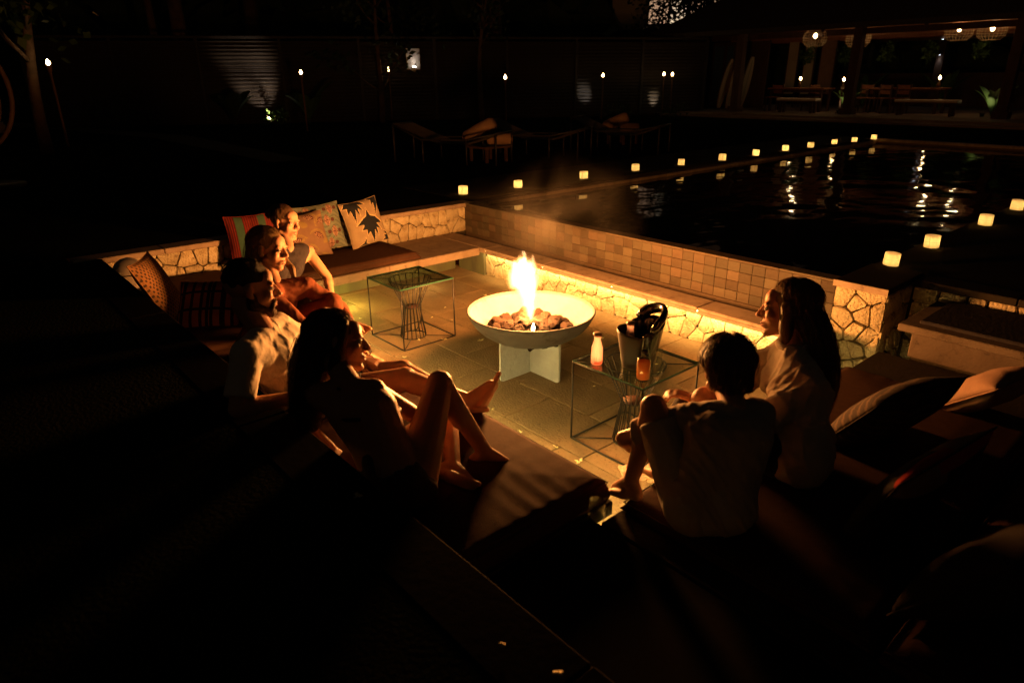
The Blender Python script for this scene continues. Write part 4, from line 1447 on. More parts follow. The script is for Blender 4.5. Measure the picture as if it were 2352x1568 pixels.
class Person:
    def __init__(self, J, face, k=1.0, fem=True, head=1.0, up=None):
        self.J = {n: V(p) for n, p in J.items()}
        J = self.J
        self.k, self.fem = k, fem
        self.sp = (J['N'] - J['P']).normalized()
        sd = (J['Sr'] - J['Sl']); self.sd = sd.normalized()
        hd = (J['Hr'] - J['Hl']); self.hd = hd.normalized()
        fr = self.sp.cross(self.sd); self.front = -fr if False else self.sd.cross(self.sp) * -1
        self.hs = head
        self.F = frame(J['H'], face, up if up else V((0, 0, 1)) * .8 + (J['H'] - J['N']).normalized() * .5)

    def torso(self, mb, inf=0.0, lo=0.0, hi=1.0, shoulders=True):
        J, k = self.J, self.k
        P, N = J['P'], J['N']
        sh = (J['Sr'] - J['Sl']).length
        c = lerp(P, N, .70); w = lerp(P, N, .34)
        bulge = J.get('bow', V((0, 0, 0)))
        c = c + bulge * .7; w = w + bulge
        wr = (.082 if self.fem else .092) * k
        pr = (.098 if self.fem else .098) * k
        cr = (.088 if self.fem else .098) * k
        ch = sh * .22; wh = .048 * k; hh = .070 * k
        cl, c_r = c - self.sd * ch, c + self.sd * ch
        sdw = (self.sd + self.hd).normalized()
        wl, w_r = w - sdw * wh, w + sdw * wh
        pl_, p_r = P - self.hd * hh, P + self.hd * hh
        i = inf
        if hi > .6:
            rcone(mb, cl, c_r, cr + i, cr + i); rcone(mb, cl, wl, cr + i, wr + i); rcone(mb, c_r, w_r, cr + i, wr + i)
            if shoulders:
                rcone(mb, J['Sl'], cl, .05 * k + i, cr * .8 + i); rcone(mb, J['Sr'], c_r, .05 * k + i, cr * .8 + i)
                top = N - self.sp * .035
                rcone(mb, top, J['Sl'], .05 * k + i, .046 * k + i); rcone(mb, top, J['Sr'], .05 * k + i, .046 * k + i)
        rcone(mb, wl, w_r, wr + i, wr + i)
        if self.fem and hi > .6:
            bc = lerp(P, N, .66) + bulge * .6
            for x in (-1, 1):
                ell(mb, M4.Translation(bc + self.sd * x * .062 * k + self.front * .072 * k), (0, 0, 0), (.050 * k + i, .050 * k + i, .052 * k + i))
        if lo < .3:
            rcone(mb, wl, pl_, wr + i, pr + i); rcone(mb, w_r, p_r, wr + i, pr + i); rcone(mb, pl_, p_r, pr + i, pr + i)

    def body(self, arms=True, legs=True, feet=True, hands=True):
        J, k = self.J, self.k
        mb = MB()
        self.torso(mb)
        G = head_prims(mb, self.F, self.hs, self.fem)
        hb = G @ V((0, -.030, -.055))
        rcone(mb, J['N'] - self.sp * .01, hb, .052 * k * (1 if not self.fem else .92), (.054 if not self.fem else .046) * k)
        for s in 'lr':
            S_, E_, W_ = J['S' + s], J['E' + s], J['W' + s]
            ra = (.046 if not self.fem else .040) * k
            rcone(mb, S_, E_, ra * 1.08, ra * .84)
            rcone(mb, E_, W_, ra * .86, ra * .60)
            ell(mb, M4.Translation(lerp(E_, W_, .25)), (0, 0, 0), (ra * .95,) * 3)
            if hands:
                hd = J.get('D' + s, (W_ - E_).normalized())
                hn = J.get('n' + s, V((0, 0, -1)))
                hand_prims(mb, W_, hd, hn, .95 * k * (1 if not self.fem else .92))
            H_, K_, A_ = J['H' + s], J['K' + s], J['A' + s]
            rt = (.080 if self.fem else .082) * k
            rcone(mb, H_, lerp(H_, K_, .5), rt * 1.1, rt * .92); rcone(mb, lerp(H_, K_, .5), K_, rt * .92, rt * .66)
            ell(mb, M4.Translation(K_), (0, 0, 0), (rt * .70,) * 3)
            rcone(mb, K_, A_, rt * .62, rt * .40)
            bend = (H_ - K_).normalized() - (A_ - K_).normalized() * (H_ - K_).normalized().dot((A_ - K_).normalized())
            bend = bend.normalized() if bend.length > .05 else V((0, 0, -1))
            rcone(mb, lerp(K_, A_, .12) + bend * .012, lerp(K_, A_, .5) + bend * .012, rt * .58, rt * .52)
            if feet and ('T' + s) in J:
                foot_prims(mb, A_, J['T' + s], J.get('U' + s, K_ - A_), (1.0 if not self.fem else .93) * k, 1 if s == 'l' else -1)
        return mb

    def eyes(self, parent):
        G = self.F @ M4.Scale(self.hs, 4)
        for x in (-1, 1):
            e = MB(); ell(e, G, (x * .031, .0745, .006), (.0118, .0118, .0105))
            eo = link('eye', e.mesh('eye', (MT['eye'],)), None, parent)
            i = MB(); ell(i, G, (x * .031 + .001, .0835, .006), (.0052, .0036, .0052))
            link('iris', i.mesh('iris', (MT['iris'],)), None, eo)


def strands(parent, F, s, hairmat, n, chain, seed, cap_c=(0, -.036, .044), cap_r=(.083, .100, .086), rad=.0016, fringe=.0, spread=1.0, crown=(0, -.055, .125), part=None, short=None, name='hair_strands', lift=1.045):
    lift_hi = lift
    """locks that start at the crown, follow the skull and fall along the chain of (point, radius)"""
    R = random.Random(seed)
    mb = MB()
    G = F @ M4.Scale(s, 4)
    cc, cr_ = V(cap_c), V(cap_r)
    for k in range(n):
        a = R.uniform(-math.pi, math.pi)
        d = V((math.sin(a), -math.cos(a), 0))          # a=0 : towards the back
        pts = []
        lift = R.uniform(1.0, lift_hi)
        th1 = R.uniform(1.35, 1.75) if abs(a) < 2.1 else R.uniform(.75, 1.1)
        if short: th1 *= short
        m_ = 7
        for i in range(m_):
            th = .15 + (th1 - .15) * i / (m_ - 1)
            aa = a + .12 * math.sin(3 * th + k)
            q = V((math.sin(aa) * math.sin(th), -math.cos(aa) * math.sin(th), math.cos(th)))
            pts.append(G @ (cc + V((q.x * cr_.x, q.y * cr_.y, q.z * cr_.z)) * lift))
        if chain and abs(a) < 2.15:
            loc = None
            e0 = V((R.uniform(-1, 1), R.uniform(-1, 1), R.uniform(-1, 1)))
            last = pts[-1]
            c0 = chain[0][0]
            offw = (last - c0)
            offw = offw.normalized()
            upto = R.uniform(.55, 1.0) * (len(chain) - 1)
            for i, (cp, r_) in enumerate(chain):
                if i > upto + .5: break
                ax = (chain[min(i + 1, len(chain) - 1)][0] - chain[max(i - 1, 0)][0]).normalized()
                o = offw - ax * offw.dot(ax)
                if o.length < 1e-4: o = e0
                o.normalize()
                pts.append(V(cp) + o * r_ * R.uniform(.92, 1.08) * spread + e0 * .006)
        # smooth sampling
        fine = []
        for i in range(len(pts) - 1):
            p0, p1, p2, p3 = pts[max(i - 1, 0)], pts[i], pts[i + 1], pts[min(i + 2, len(pts) - 1)]
            for t in (0, .5):
                fine.append(.5 * ((2 * p1) + (p2 - p0) * t + (2 * p0 - 5 * p1 + 4 * p2 - p3) * t * t + (3 * p1 - p0 - 3 * p2 + p3) * t ** 3))
        fine.append(pts[-1])
        nn = len(fine)
        mb.tube(fine, [rad * R.uniform(.7, 1.4) * (1 - .7 * (i / nn) ** 2) for i in range(nn)], 4)
    return link(name, mb.mesh(name, (hairmat,)), None, parent)


def cap_mesh(F, s, extra=(), cap_c=(0, -.034, .042), cap_r=(.081, .098, .085), seed=1, voxel=.006, amp=.004, freq=90):
    mb = MB()
    G = F @ M4.Scale(s, 4)
    ell(mb, G, cap_c, cap_r)
    for e in extra:
        if len(e) == 4: rcone(mb, *e)
        else: ell(mb, G, e[0], e[1])
    return fuse(mb, 'hair', voxel, 4, folds((.8, .6, .1), amp, freq, seed))


def finish(label, P, body_mat, garments, loc, loc_eyes=True):
    t = thing('person', label, 'person', loc, 'people round the fire')
    body = link('body', fuse(P.body(), 'body', .0052, 6), body_mat, t)
    P.eyes(t)
    G = P.F @ M4.Scale(P.hs, 4)
    lp = MB()
    ell(lp, G, (0, .0885, -.0525), (.0185, .0095, .0048)); ell(lp, G, (0, .0875, -.0645), (.0165, .0098, .0052))
    link('lips', lp.mesh('lips', (MT['lips'],)), None, t)
    for nm, me, mt in garments:
        link(nm, me, mt, t)
    return t


def sleeve(mb, a, b, ra, rb): rcone(mb, a, b, ra, rb, 18); 


def tee(P, inf, sleeve_t, ra, amp, seed, freq=60, open_neck=True, lo=0.0, voxel=.0065):
    mb = MB()
    J = P.J
    P.torso(mb, inf, lo)
    for s in 'lr':
        S_, E_ = J['S' + s], J['E' + s]
        e = lerp(S_, E_, min(sleeve_t, 1.0))
        rcone(mb, lerp(S_, E_, -.04), lerp(S_, E_, .08), ra * .85, ra, 16)
        rcone(mb, lerp(S_, E_, .05), e, ra, ra * .97, 18, flat=True)
        if sleeve_t > 1.0:
            W_ = J['W' + s]
            rcone(mb, S_, E_, ra, ra * .86, 16)
            rcone(mb, E_, lerp(E_, W_, sleeve_t - 1.0), ra * .86, ra * .62, 16)
    return fuse(mb, 'shirt', voxel, 4, folds(P.sp * .6 + P.sd * .5, amp, freq, seed))


def trousers(P, inf, upto, seed, amp=.004, voxel=.007, ends=True):
    """upto 0..1 along the thigh, 1..2 along the shin"""
    mb = MB()
    J, k = P.J, P.k
    hh = .070 * k
    pr = .098 * k + inf
    rcone(mb, J['P'] - P.hd * hh, J['P'] + P.hd * hh, pr, pr)
    rcone(mb, J['P'], lerp(J['P'], J['N'], .16), pr, pr * .95)
    rt = .081 * k
    for s in 'lr':
        H_, K_, A_ = J['H' + s], J['K' + s], J['A' + s]
        e = lerp(H_, K_, min(upto, 1.0))
        rcone(mb, H_, lerp(H_, e, .5), rt * 1.1 + inf, rt * .95 + inf)
        rcone(mb, lerp(H_, e, .5), e, rt * .95 + inf, (rt * .8 if upto <= 1 else rt * .66) + inf, 18, flat=upto <= 1)
        if upto > 1:
            rcone(mb, K_, lerp(K_, A_, upto - 1), rt * .68 + inf, rt * .5 + inf)
            ell(mb, M4.Translation(K_), (0, 0, 0), (rt * .72 + inf,) * 3)
    return fuse(mb, 'trousers', voxel, 4, folds((.5, .5, .6), amp, 55, seed))
JD = dict(P=(-1.86,1.04,.50), N=(-2.08,1.00,.815), H=(-2.235,1.06,.905), Sl=(-2.20,.93,.745), Sr=(-2.0,1.06,.785), El=(-2.40,.93,.54), Wl=(-2.30,1.00,.435),
  Er=(-2.02,1.28,.575), Wr=(-2.06,1.46,.50), Hl=(-1.95,1.07,.49), Hr=(-1.78,1.07,.49), Kl=(-2.10,1.45,.52), Al=(-1.83,1.28,.45), Tl=(-1.66,1.33,.44),
  Kr=(-1.98,1.34,.735), Ar=(-1.83,1.44,.45), Tr=(-1.705,1.555,.425))
JC = dict(P=(-2.76,1.10,.49), N=(-2.655,.92,.875), H=(-2.735,.929,1.035), Sl=(-2.78,1.035,.835), Sr=(-2.535,.80,.835), Er=(-2.465,.715,.655), Wr=(-2.43,.925,.645), El=(-2.86,1.22,.66), Wl=(-2.66,1.36,.62),
  Hl=(-2.83,1.16,.48), Hr=(-2.69,1.05,.48), Kl=(-2.52,1.50,.56), Kr=(-2.42,1.45,.57), Al=(-2.31,1.63,.47), Ar=(-2.23,1.67,.455), Tl=(-2.19,1.73,.47), Tr=(-2.165,1.745,.615))
JB = dict(P=(-3.52,1.22,.50), N=(-3.55,1.34,.80), H=(-3.65,1.375,.965), Sl=(-3.52,1.50,.76), Sr=(-3.40,1.26,.765), Er=(-3.22,1.35,.60), Wr=(-3.24,1.58,.56), El=(-3.42,1.66,.60), Wl=(-3.26,1.62,.57),
  Hl=(-3.55,1.31,.49), Hr=(-3.48,1.16,.49), Kl=(-3.42,1.60,.66), Kr=(-3.20,1.42,.60), Al=(-3.36,1.64,.45), Ar=(-3.15,1.50,.44), Tl=(-3.22,1.72,.43), Tr=(-3.0,1.6,.43))
JA = dict(P=(-4.18,1.48,.48), N=(-4.27,1.74,.80), H=(-4.40,1.79,.945), Sl=(-4.30,1.88,.75), Sr=(-4.22,1.60,.75), El=(-4.19,1.95,.58), Wl=(-4.05,1.90,.45), Er=(-4.1,1.55,.60), Wr=(-3.95,1.65,.56),
  Hl=(-4.2,1.58,.47), Hr=(-4.12,1.42,.47), Kl=(-3.92,1.80,.46), Kr=(-3.75,1.62,.56), Al=(-3.84,2.02,.08), Ar=(-3.62,1.78,.44), Tl=(-3.70,2.15,.05), Tr=(-3.48,1.80,.43))
JE = dict(P=(-1.01,1.78,.465), N=(-1.04,1.925,.785), H=(-1.155,2.03,.855), Sl=(-1.16,1.875,.715), Sr=(-1.0,2.02,.735), El=(-1.385,1.765,.575), Wl=(-1.33,1.88,.47), Er=(-1.10,2.13,.66), Wr=(-1.27,2.03,.70),
  Hl=(-1.09,1.76,.455), Hr=(-1.0,1.87,.455), Kl=(-1.29,1.80,.735), Kr=(-1.22,2.02,.72), Al=(-1.315,1.73,.44), Ar=(-1.30,1.92,.44), Tl=(-1.42,1.76,.39), Tr=(-1.42,1.98,.39))
JF = dict(P=(-.97,2.36,.47), N=(-1.11,2.46,.82), H=(-1.205,2.54,.955), Sl=(-.99,2.36,.755), Sr=(-1.20,2.58,.765), El=(-1.10,2.20,.58), Wl=(-1.26,2.28,.56), Er=(-1.34,2.50,.60), Wr=(-1.38,2.34,.55),
  Hl=(-1.0,2.28,.46), Hr=(-1.06,2.44,.46), Kl=(-1.34,2.10,.60), Kr=(-1.38,2.34,.52), Al=(-1.50,2.08,.28), Ar=(-1.5,2.3,.2), Tl=(-1.66,2.04,.24), Tr=(-1.66,2.26,.1))


def chainmesh(pts): return [(V(p), r) for p, r in pts]


# woman with long dark hair, leaning back at the near edge
P = Person(JD, (.50, .86, -.06), .97)
J = P.J
bk = MB()
c = lerp(J['P'], J['N'], .64); rr_ = []
for k in range(28):
    a = 2 * math.pi * k / 28
    rr_.append(c + P.sd * (.120 * math.cos(a)) + P.front * (.086 * math.sin(a) + (.018 if math.sin(a) > 0 else 0)))
bk.tube(rr_, [.011 if math.sin(2 * math.pi * k / 28) < .3 else .02 for k in range(28)], 8, closed=True, flat=.6)
bk.tube([c + P.sd * .07 + P.front * .11, J['N'] - P.sp * .02 + P.sd * .05 + P.front * .03, J['N'] - P.sd * .02 - P.front * .055 - P.sp * .02], .005, 6)
bk.tube([c - P.sd * .07 + P.front * .11, J['N'] - P.sp * .02 - P.sd * .05 + P.front * .03, J['N'] - P.sd * .02 - P.front * .055 - P.sp * .02], .005, 6)
t = finish('woman with very long dark hair leaning back in a dark bikini, knees drawn up', P, MT['skin_tan'],
           [('bikini_top', bk.mesh('bikini_top'), MT['bikini']), ('bikini_bottom', trousers(P, .006, .10, 3, .001), MT['bikini'])], (-1.86, 1.04, .41))
ch = chainmesh([((-2.29, 1.01, .885), .088), ((-2.285, .97, .81), .088), ((-2.27, .94, .73), .082), ((-2.27, .92, .65), .070), ((-2.28, .92, .59), .045)])
ex = [(ch[i][0], ch[i + 1][0], ch[i][1] * .93, ch[i + 1][1] * .9) for i in range(len(ch) - 1)]
for x in (-1, 1): ex.append((P.F @ V((x * .058, .020, .072)), P.F @ V((x * .070, -.012, -.09)), .019, .030))
hm = link('hair', cap_mesh(P.F, 1.0, ex, seed=3, cap_r=(.084, .098, .086)), MT['hair_dark'], t)
strands(hm, P.F, 1.0, MT['hair_dark'], 260, ch, 11)
strands(hm, P.F, 1.0, MT['hair_brown'], 150, ch, 111, rad=.0009, lift=1.12, spread=1.12, name='stray_hairs')

# man in the cream tee
P = Person(JC, (.36, .93, -.08), 1.0, fem=False, head=1.03)
bd = MB(); G = P.F @ M4.Scale(P.hs, 4)
for x in (-1, 1):
    rcone(bd, G @ V((x * .053, .002, -.060)), G @ V((x * .012, .070, -.095)), .0245 * P.hs, .021 * P.hs)
    rcone(bd, G @ V((x * .056, .0, -.03)), G @ V((x * .054, .002, -.060)), .021 * P.hs, .0245 * P.hs)
    rcone(bd, G @ V((x * .022, .083, -.044)), G @ V((x * .028, .076, -.075)), .0085, .011)
ell(bd, G, (0, .076, -.095), (.023, .020, .019)); rcone(bd, G @ V((-.022, .090, -.043)), G @ V((.022, .090, -.043)), .0065, .0065)
t = finish('bearded man with cropped hair in a cream tee, reclining with his bare feet crossed', P, MT['skin'],
           [('tee_shirt', tee(P, .014, .80, .062, .008, 5, 56), MT['tee_white']), ('shorts', trousers(P, .014, .62, 6), MT['dark_trousers']),
            ('beard', fuse(bd, 'beard', .005, 3), MT['beard'])], (-2.76, 1.10, .41))
hm = link('hair', cap_mesh(P.F, P.hs, (), seed=4, cap_c=(0, -.021, .049), cap_r=(.0775, .094, .079), amp=.001), MT['hair_black'], t)
strands(hm, P.F, P.hs, MT['hair_black'], 160, None, 12, cap_c=(0, -.021, .049), cap_r=(.0775, .094, .079), rad=.0010, short=.72)

# woman in the rust top
P = Person(JB, (.82, .57, -.05), .95)
t = finish('woman in a rust long sleeved top hugging her knee, dark blond hair loose', P, MT['skin'],
           [('rust_top', tee(P, .010, 1.93, .050, .007, 7, 60, voxel=.006), MT['rust']), ('leggings', trousers(P, .008, 1.9, 8), MT['rust'])], (-3.52, 1.22, .41))
ch = chainmesh([((-3.70, 1.345, .945), .080), ((-3.665, 1.305, .865), .066), ((-3.61, 1.29, .80), .050), ((-3.57, 1.29, .75), .026)])
ex = [(ch[i][0], ch[i + 1][0], ch[i][1] * .93, ch[i + 1][1] * .9) for i in range(len(ch) - 1)]
fl1 = V((-3.575, 1.455, .86)); fl2 = V((-3.535, 1.45, .775))
ex.append((P.F @ V((-.066, -.005, .01)), fl1, .022, .020)); ex.append((fl1, fl2, .020, .008))
hm = link('hair', cap_mesh(P.F, 1.0, ex, seed=5, cap_c=(0, -.026, .048), cap_r=(.082, .098, .084)), MT['hair_blond'], t)
strands(hm, P.F, 1.0, MT['hair_blond'], 220, ch, 13, rad=.0014)
strands(hm, P.F, 1.0, MT['hair_blond'], 120, ch, 113, rad=.0008, lift=1.10, spread=1.15, name='stray_hairs')

# woman in the sleeveless black top, farthest
P = Person(JA, (.90, .42, .0), .97)
mb = MB(); J = P.J
P.torso(mb, .010, 0, 1, shoulders=False)
for x in 'lr':
    s_ = lerp(J['N'], J['S' + x], .62)
    rcone(mb, lerp(J['P'], J['N'], .70) + (J['S' + x] - J['N']) * .45, s_, .088, .060); rcone(mb, s_, J['N'] - P.sp * .045 - P.front * .012, .060, .058)
t = finish('woman in a black sleeveless top with tied back hair, sitting farthest back', P, MT['skin'],
           [('sleeveless_top', fuse(mb, 'sleeveless_top', .006, 4, folds((.3, .3, 1), .006, 60, 2)), MT['black_cloth']), ('dark_trousers', trousers(P, .012, 1.9, 9), MT['dark_trousers'])], (-4.18, 1.48, .41))
hm = link('hair', cap_mesh(P.F, 1.0, [((0, -.135, .055), (.036, .034, .036))], seed=6, cap_c=(0, -.026, .046), cap_r=(.079, .096, .083)), MT['hair_brown'], t)
strands(hm, P.F, 1.0, MT['hair_brown'], 200, None, 14, rad=.0013, short=1.1, cap_r=(.079, .095, .084))

# crouching youth seen from behind
P = Person(JE, (-.74, .66, -.22), .88, fem=False, head=.91)
t = finish('youth with tousled short brown hair in a pale tee, back turned, hugging bare knees', P, MT['skin'],
           [('tee_shirt', tee(P, .016, .80, .066, .010, 10, 44), MT['tee_grey']), ('shorts', trousers(P, .016, .86, 11), MT['shorts'])], (-.98, 1.76, .38))
hm = link('hair', cap_mesh(P.F, P.hs, [((0, -.055, .010), (.074, .060, .062)), ((-.05, .02, .06), (.04, .06, .05)), ((.05, .02, .06), (.04, .06, .05))], seed=7, cap_c=(0, -.030, .045), cap_r=(.092, .106, .094), amp=.018, freq=62), MT['hair_brown'], t)
tipc = [(P.F @ V((0, -.072, -.025)), .070), (P.F @ V((0, -.070, -.055)), .058)]
strands(hm, P.F, P.hs, MT['hair_brown'], 420, tipc, 15, rad=.0022, cap_c=(0, -.030, .045), cap_r=(.093, .107, .095), lift=1.16)
strands(hm, P.F, P.hs, MT['hair_blond'], 130, None, 117, rad=.0010, cap_c=(0, -.030, .045), cap_r=(.095, .109, .097), lift=1.24, short=1.25, name='stray_hairs')  # paler strays painting a firelit rim on the brown hair

# woman in the white shirt with very long hair
P = Person(JF, (-.88, -.47, -.07), .97)
cl = MB()
cb_ = lerp(P.J['N'], P.J['H'], .22)
cl.tube([cb_ + P.sd * (.062 * math.cos(a)) + P.front * (.062 * math.sin(a)) for a in [2 * math.pi * k / 24 for k in range(22)]], .013, 8, flat=.55)
t = finish('woman in a white collared shirt with waist length hair, in profile facing left', P, MT['skin'],
           [('white_shirt', tee(P, .020, 1.80, .064, .013, 12, 48), MT['shirt_white']), ('dark_trousers', trousers(P, .012, 1.9, 13), MT['dark_trousers']),
            ('collar', cl.mesh('collar'), MT['shirt_white'])], (-.97, 2.36, .38))
ch = chainmesh([((-1.165, 2.575, .925), .090), ((-1.105, 2.56, .85), .088), ((-1.045, 2.53, .76), .080), ((-1.01, 2.50, .68), .066), ((-.99, 2.49, .60), .042), ((-.985, 2.49, .545), .018)])
ex = [(ch[i][0], ch[i + 1][0], ch[i][1] * .92, ch[i + 1][1] * .9) for i in range(len(ch) - 1)]
ex.append((P.F @ V((-.07, .0, .02)), P.F @ V((-.072, .0, -.11)), .028, .026))
hm = link('hair', cap_mesh(P.F, 1.0, ex, seed=8, cap_r=(.086, .102, .088)), MT['hair_blond'], t)
strands(hm, P.F, 1.0, MT['hair_blond'], 280, ch, 16)
strands(hm, P.F, 1.0, MT['hair_blond'], 150, ch, 116, rad=.0009, lift=1.12, spread=1.12, name='stray_hairs')
# small dark pouch and bracelet details

# ------------------------------------------------------------------ the dark garden behind
FA, FBn = V((-24.5, 3.0, .6)), V((-14.3, 21.4, .6))
fd = (FBn - FA); FL = fd.length; fd.normalize()
fn = V((fd.y, -fd.x, 0))                                 # towards the camera side
FM = M4((fd, -fn, V((0, 0, 1)))).transposed().to_4x4(); FM.translation = FA
fe = thing('slat_fence', 'dark grey horizontal slat fence at the back of the garden, lit in patches from below', 'fence', FA)
npan, FH = 9, 2.35
pw = FL / npan
sl = MB().box(.04, pw - .04, -.008, .008, -.026, .026, bev=.004)
slm = sl.mesh('slat', (MT['fence'],))
for i in range(npan):
    for j in range(22):
        mw = FM @ M4.Translation(V((i * pw, 0, .10 + j * .102))) @ M4.Rotation(math.radians(-20), 4, 'X')
        link('slat', slm, None, fe, mw)
pom = MB().box(-.045, .045, -.05, .03, 0, FH + .06, bev=.006).mesh('post', (MT['fence'],))
for i in range(npan + 1):
    link('post', pom, None, fe, FM @ M4.Translation(V((i * pw, 0, 0))))
MB().box(0, FL, -.05, .03, FH + .0625, FH + .13).link('top_rail', MT['fence'], fe, FM)
MB().box(0, FL, .10, .12, 0, FH).link('backing_board', MT['thatch'], fe, FM)


def leafy(mb, c, n, rad, R, size, squash=1.0):
    for k in range(n):
        d = V((R.gauss(0, 1), R.gauss(0, 1), R.gauss(0, 1))).normalized() * (R.uniform(.2, 1) ** .5)
        p = V(c) + V((d.x * rad, d.y * rad, d.z * rad * squash))
        a = V((R.uniform(-1, 1), R.uniform(-1, 1), R.uniform(-.9, .3))).normalized()
        b_ = a.orthogonal().normalized()
        b_ = (M4.Rotation(R.uniform(0, 6.28), 4, a) @ b_)
        L, w = size * R.uniform(.6, 1.3), size * R.uniform(.2, .38)
        mb.add([p, p + a * L * .5 + b_ * w, p + a * L, p + a * L * .5 - b_ * w], [(0, 1, 2, 3)])


def tree(loc, h, tr, cr, n, label, seed, lean=(0, 0), lf='leaf_dark', low=.45, size=.2):
    R = random.Random(seed)
    t = thing('tree', label, 'tree', loc, 'garden trees')
    A = at(t)
    tk = MB()
    pts = [V((lean[0] * q * q + .06 * math.sin(5 * q + seed), lean[1] * q * q + .06 * math.cos(4 * q + seed), h * q)) for q in [k / 8 for k in range(9)]]
    tk.tube(pts, [tr * (1.25 - .85 * k / 8) for k in range(9)], 9)
    cl = MB()
    for k in range(6):
        q = R.uniform(low, .9)
        b0 = pts[int(q * 8)]
        a = R.uniform(0, 6.28)
        b2 = b0 + V((math.cos(a) * cr * .75, math.sin(a) * cr * .75, h * .22))
        tk.tube([b0, (b0 + b2) / 2 + V((0, 0, -.1)), b2], [tr * .45, tr * .3, tr * .1], 6)
        for m_ in range(3):
            leafy(cl, b2 + V((R.uniform(-.4, .4) * cr, R.uniform(-.4, .4) * cr, R.uniform(-.3, .3) * cr)), n // 24, cr * .45, R, size, .7)
    leafy(cl, pts[-1], n // 4, cr * .8, R, size, .6)
    tk.link('trunk', MT['bark'], t, A)
    cl.link('crown', MT[lf], t, A)
    return t


# the black wood that closes the garden
R = random.Random(77)
tl = MB()
for k in range(9000):
    a = math.radians(-8 + 124 * k / 9000)
    dist = R.uniform(34, 46)
    if abs(math.degrees(a) - 54.0) < 5.5: dist = R.uniform(45, 48)
    x, y = -math.cos(a) * dist, math.sin(a) * dist
    hgt = 9.5 + 2.2 * math.sin(a * 9) + 1.5 * math.sin(a * 23)
    z = .4 + hgt * R.uniform(0, 1) ** .8
    sz = R.uniform(.7, 1.3)
    n_ = V((math.cos(a) + R.uniform(-.5, .5), -math.sin(a) + R.uniform(-.5, .5), R.uniform(-.3, .5))).normalized()
    u_ = n_.orthogonal().normalized(); v_ = n_.cross(u_)
    rt_ = R.uniform(0, 6.28)
    u2_, v2_ = u_ * math.cos(rt_) + v_ * math.sin(rt_), v_ * math.cos(rt_) - u_ * math.sin(rt_)
    c_ = V((x, y, z))
    tl.add([c_ - u2_ * sz, c_ + v2_ * sz * .45, c_ + u2_ * sz, c_ - v2_ * sz * .45], [(0, 1, 2, 3)])
tag(tl.link('tree_line', MT['leaf_dark']), 'black mass of trees closing the garden behind the fence and the pavilion', 'trees', kind='stuff')
tree((-25.0, 7.5, .6), 9, .24, 2.6, 900, 'tall tree with a bare reddish trunk rising behind the lit fence patch', 1, (.5, .2), low=.6)
tree((-25.4, 6.9, .6), 8.5, .13, 2.0, 500, 'thin tree close beside the bare reddish trunk', 2, (-.3, 0), low=.6)
tree((-15.3, 1.95, .6), 4.2, .09, 1.8, 700, 'forked garden tree with a torch burning in front at the far left', 3, (.25, .35), lf='leaf', low=.35)
tree((-12.5, -.4, .6), 4.6, .12, 2.2, 800, 'leafy tree hanging into the top left corner of the picture', 4, (.3, .4), lf='leaf', low=.5)
tree((-20.4, 12.6, .6), 4.5, .10, 1.8, 700, 'crooked branching tree standing by the white wall lamp', 5, (-.5, .3), low=.3)
tree((-19.0, 11.2, .6), 3.6, .08, 1.4, 500, 'small crooked tree left of the white wall lamp', 6, (.7, -.2), low=.3)
tree((-21.0, 17.5, .6), 9, .26, 3.0, 1000, 'tall tree with a thick dark trunk behind the middle of the fence', 7, (.2, .1), low=.55)
tree((-17.4, 13.9, .6), 4.2, .07, 1.5, 600, 'slender tree right of the centre torch', 8, (.3, .2), low=.4)
tree((-30, 12, .6), 11, .3, 4.0, 1200, 'big dark tree far behind the fence at the left', 9)
tree((-26, 21, .6), 11, .3, 4.0, 1200, 'big dark tree behind the fence right of the picture centre', 10)
tree((-18.6, 26.0, .6), 4.6, .10, 1.8, 2400, 'dark tree whose leaves stand against the lit house wall', 11, (.1, 0), low=.6, size=.21)
tree((-8.0, 33.0, .6), 8, .2, 3.2, 1000, 'dark tree behind the open pavilion', 12)
tree((-2.0, 33.0, .6), 8, .2, 3.2, 1000, 'dark tree behind the right end of the pavilion', 13)


def plant(loc, n, L, wd, label, seed, lf='leaf', name='plant', arch=.5, cat='plant'):
    R = random.Random(seed)
    t = thing(name, label, cat, loc, 'garden plants')
    A = at(t)
    for k in range(n):
        a = 2 * math.pi * k / n + R.uniform(-.3, .3)
        l = L * R.uniform(.7, 1.15)
        u = V((math.cos(a), math.sin(a), 0))
        sd_ = V((-u.y, u.x, 0))
        mb = MB()
        vs = []
        S = 7
        for i in range(S + 1):
            q = i / S
            c = u * (l * arch * q ** 1.4) + V((0, 0, l * (q - .42 * arch * q * q * 1.5)))
            w = wd * math.sin(math.pi * min(1, max(0, (q - .18) / .82))) ** .7 * .5 + .008
            vs += [c - sd_ * w + V((0, 0, w * .35)), c, c + sd_ * w + V((0, 0, w * .35))]
        fs = []
        for i in range(S):
            for j in (0, 1):
                fs.append((i * 3 + j, i * 3 + j + 1, i * 3 + j + 4, i * 3 + j + 3))
        mb.add(vs, fs, 0, True)
        mb.link('leaf', MT[lf], t, A)
    return t


def shrub(loc, r, n, label, seed, lf='leaf', size=.09):
    R = random.Random(seed)
    t = thing('shrub', label, 'shrub', loc, 'garden plants')
    mb = MB()
    for k in range(6):
        leafy(mb, (R.uniform(-.6, .6) * r, R.uniform(-.6, .6) * r, R.uniform(.25, .8) * r), n // 6, r * .5, R, size)
    mb.link('foliage', MT[lf], t, at(t))
    st = MB()
    for k in range(5):
        st.tube([(0, 0, 0), (R.uniform(-.5, .5) * r, R.uniform(-.5, .5) * r, r * .7)], .008, 5)
    st.link('stem', MT['bark'], t, at(t))


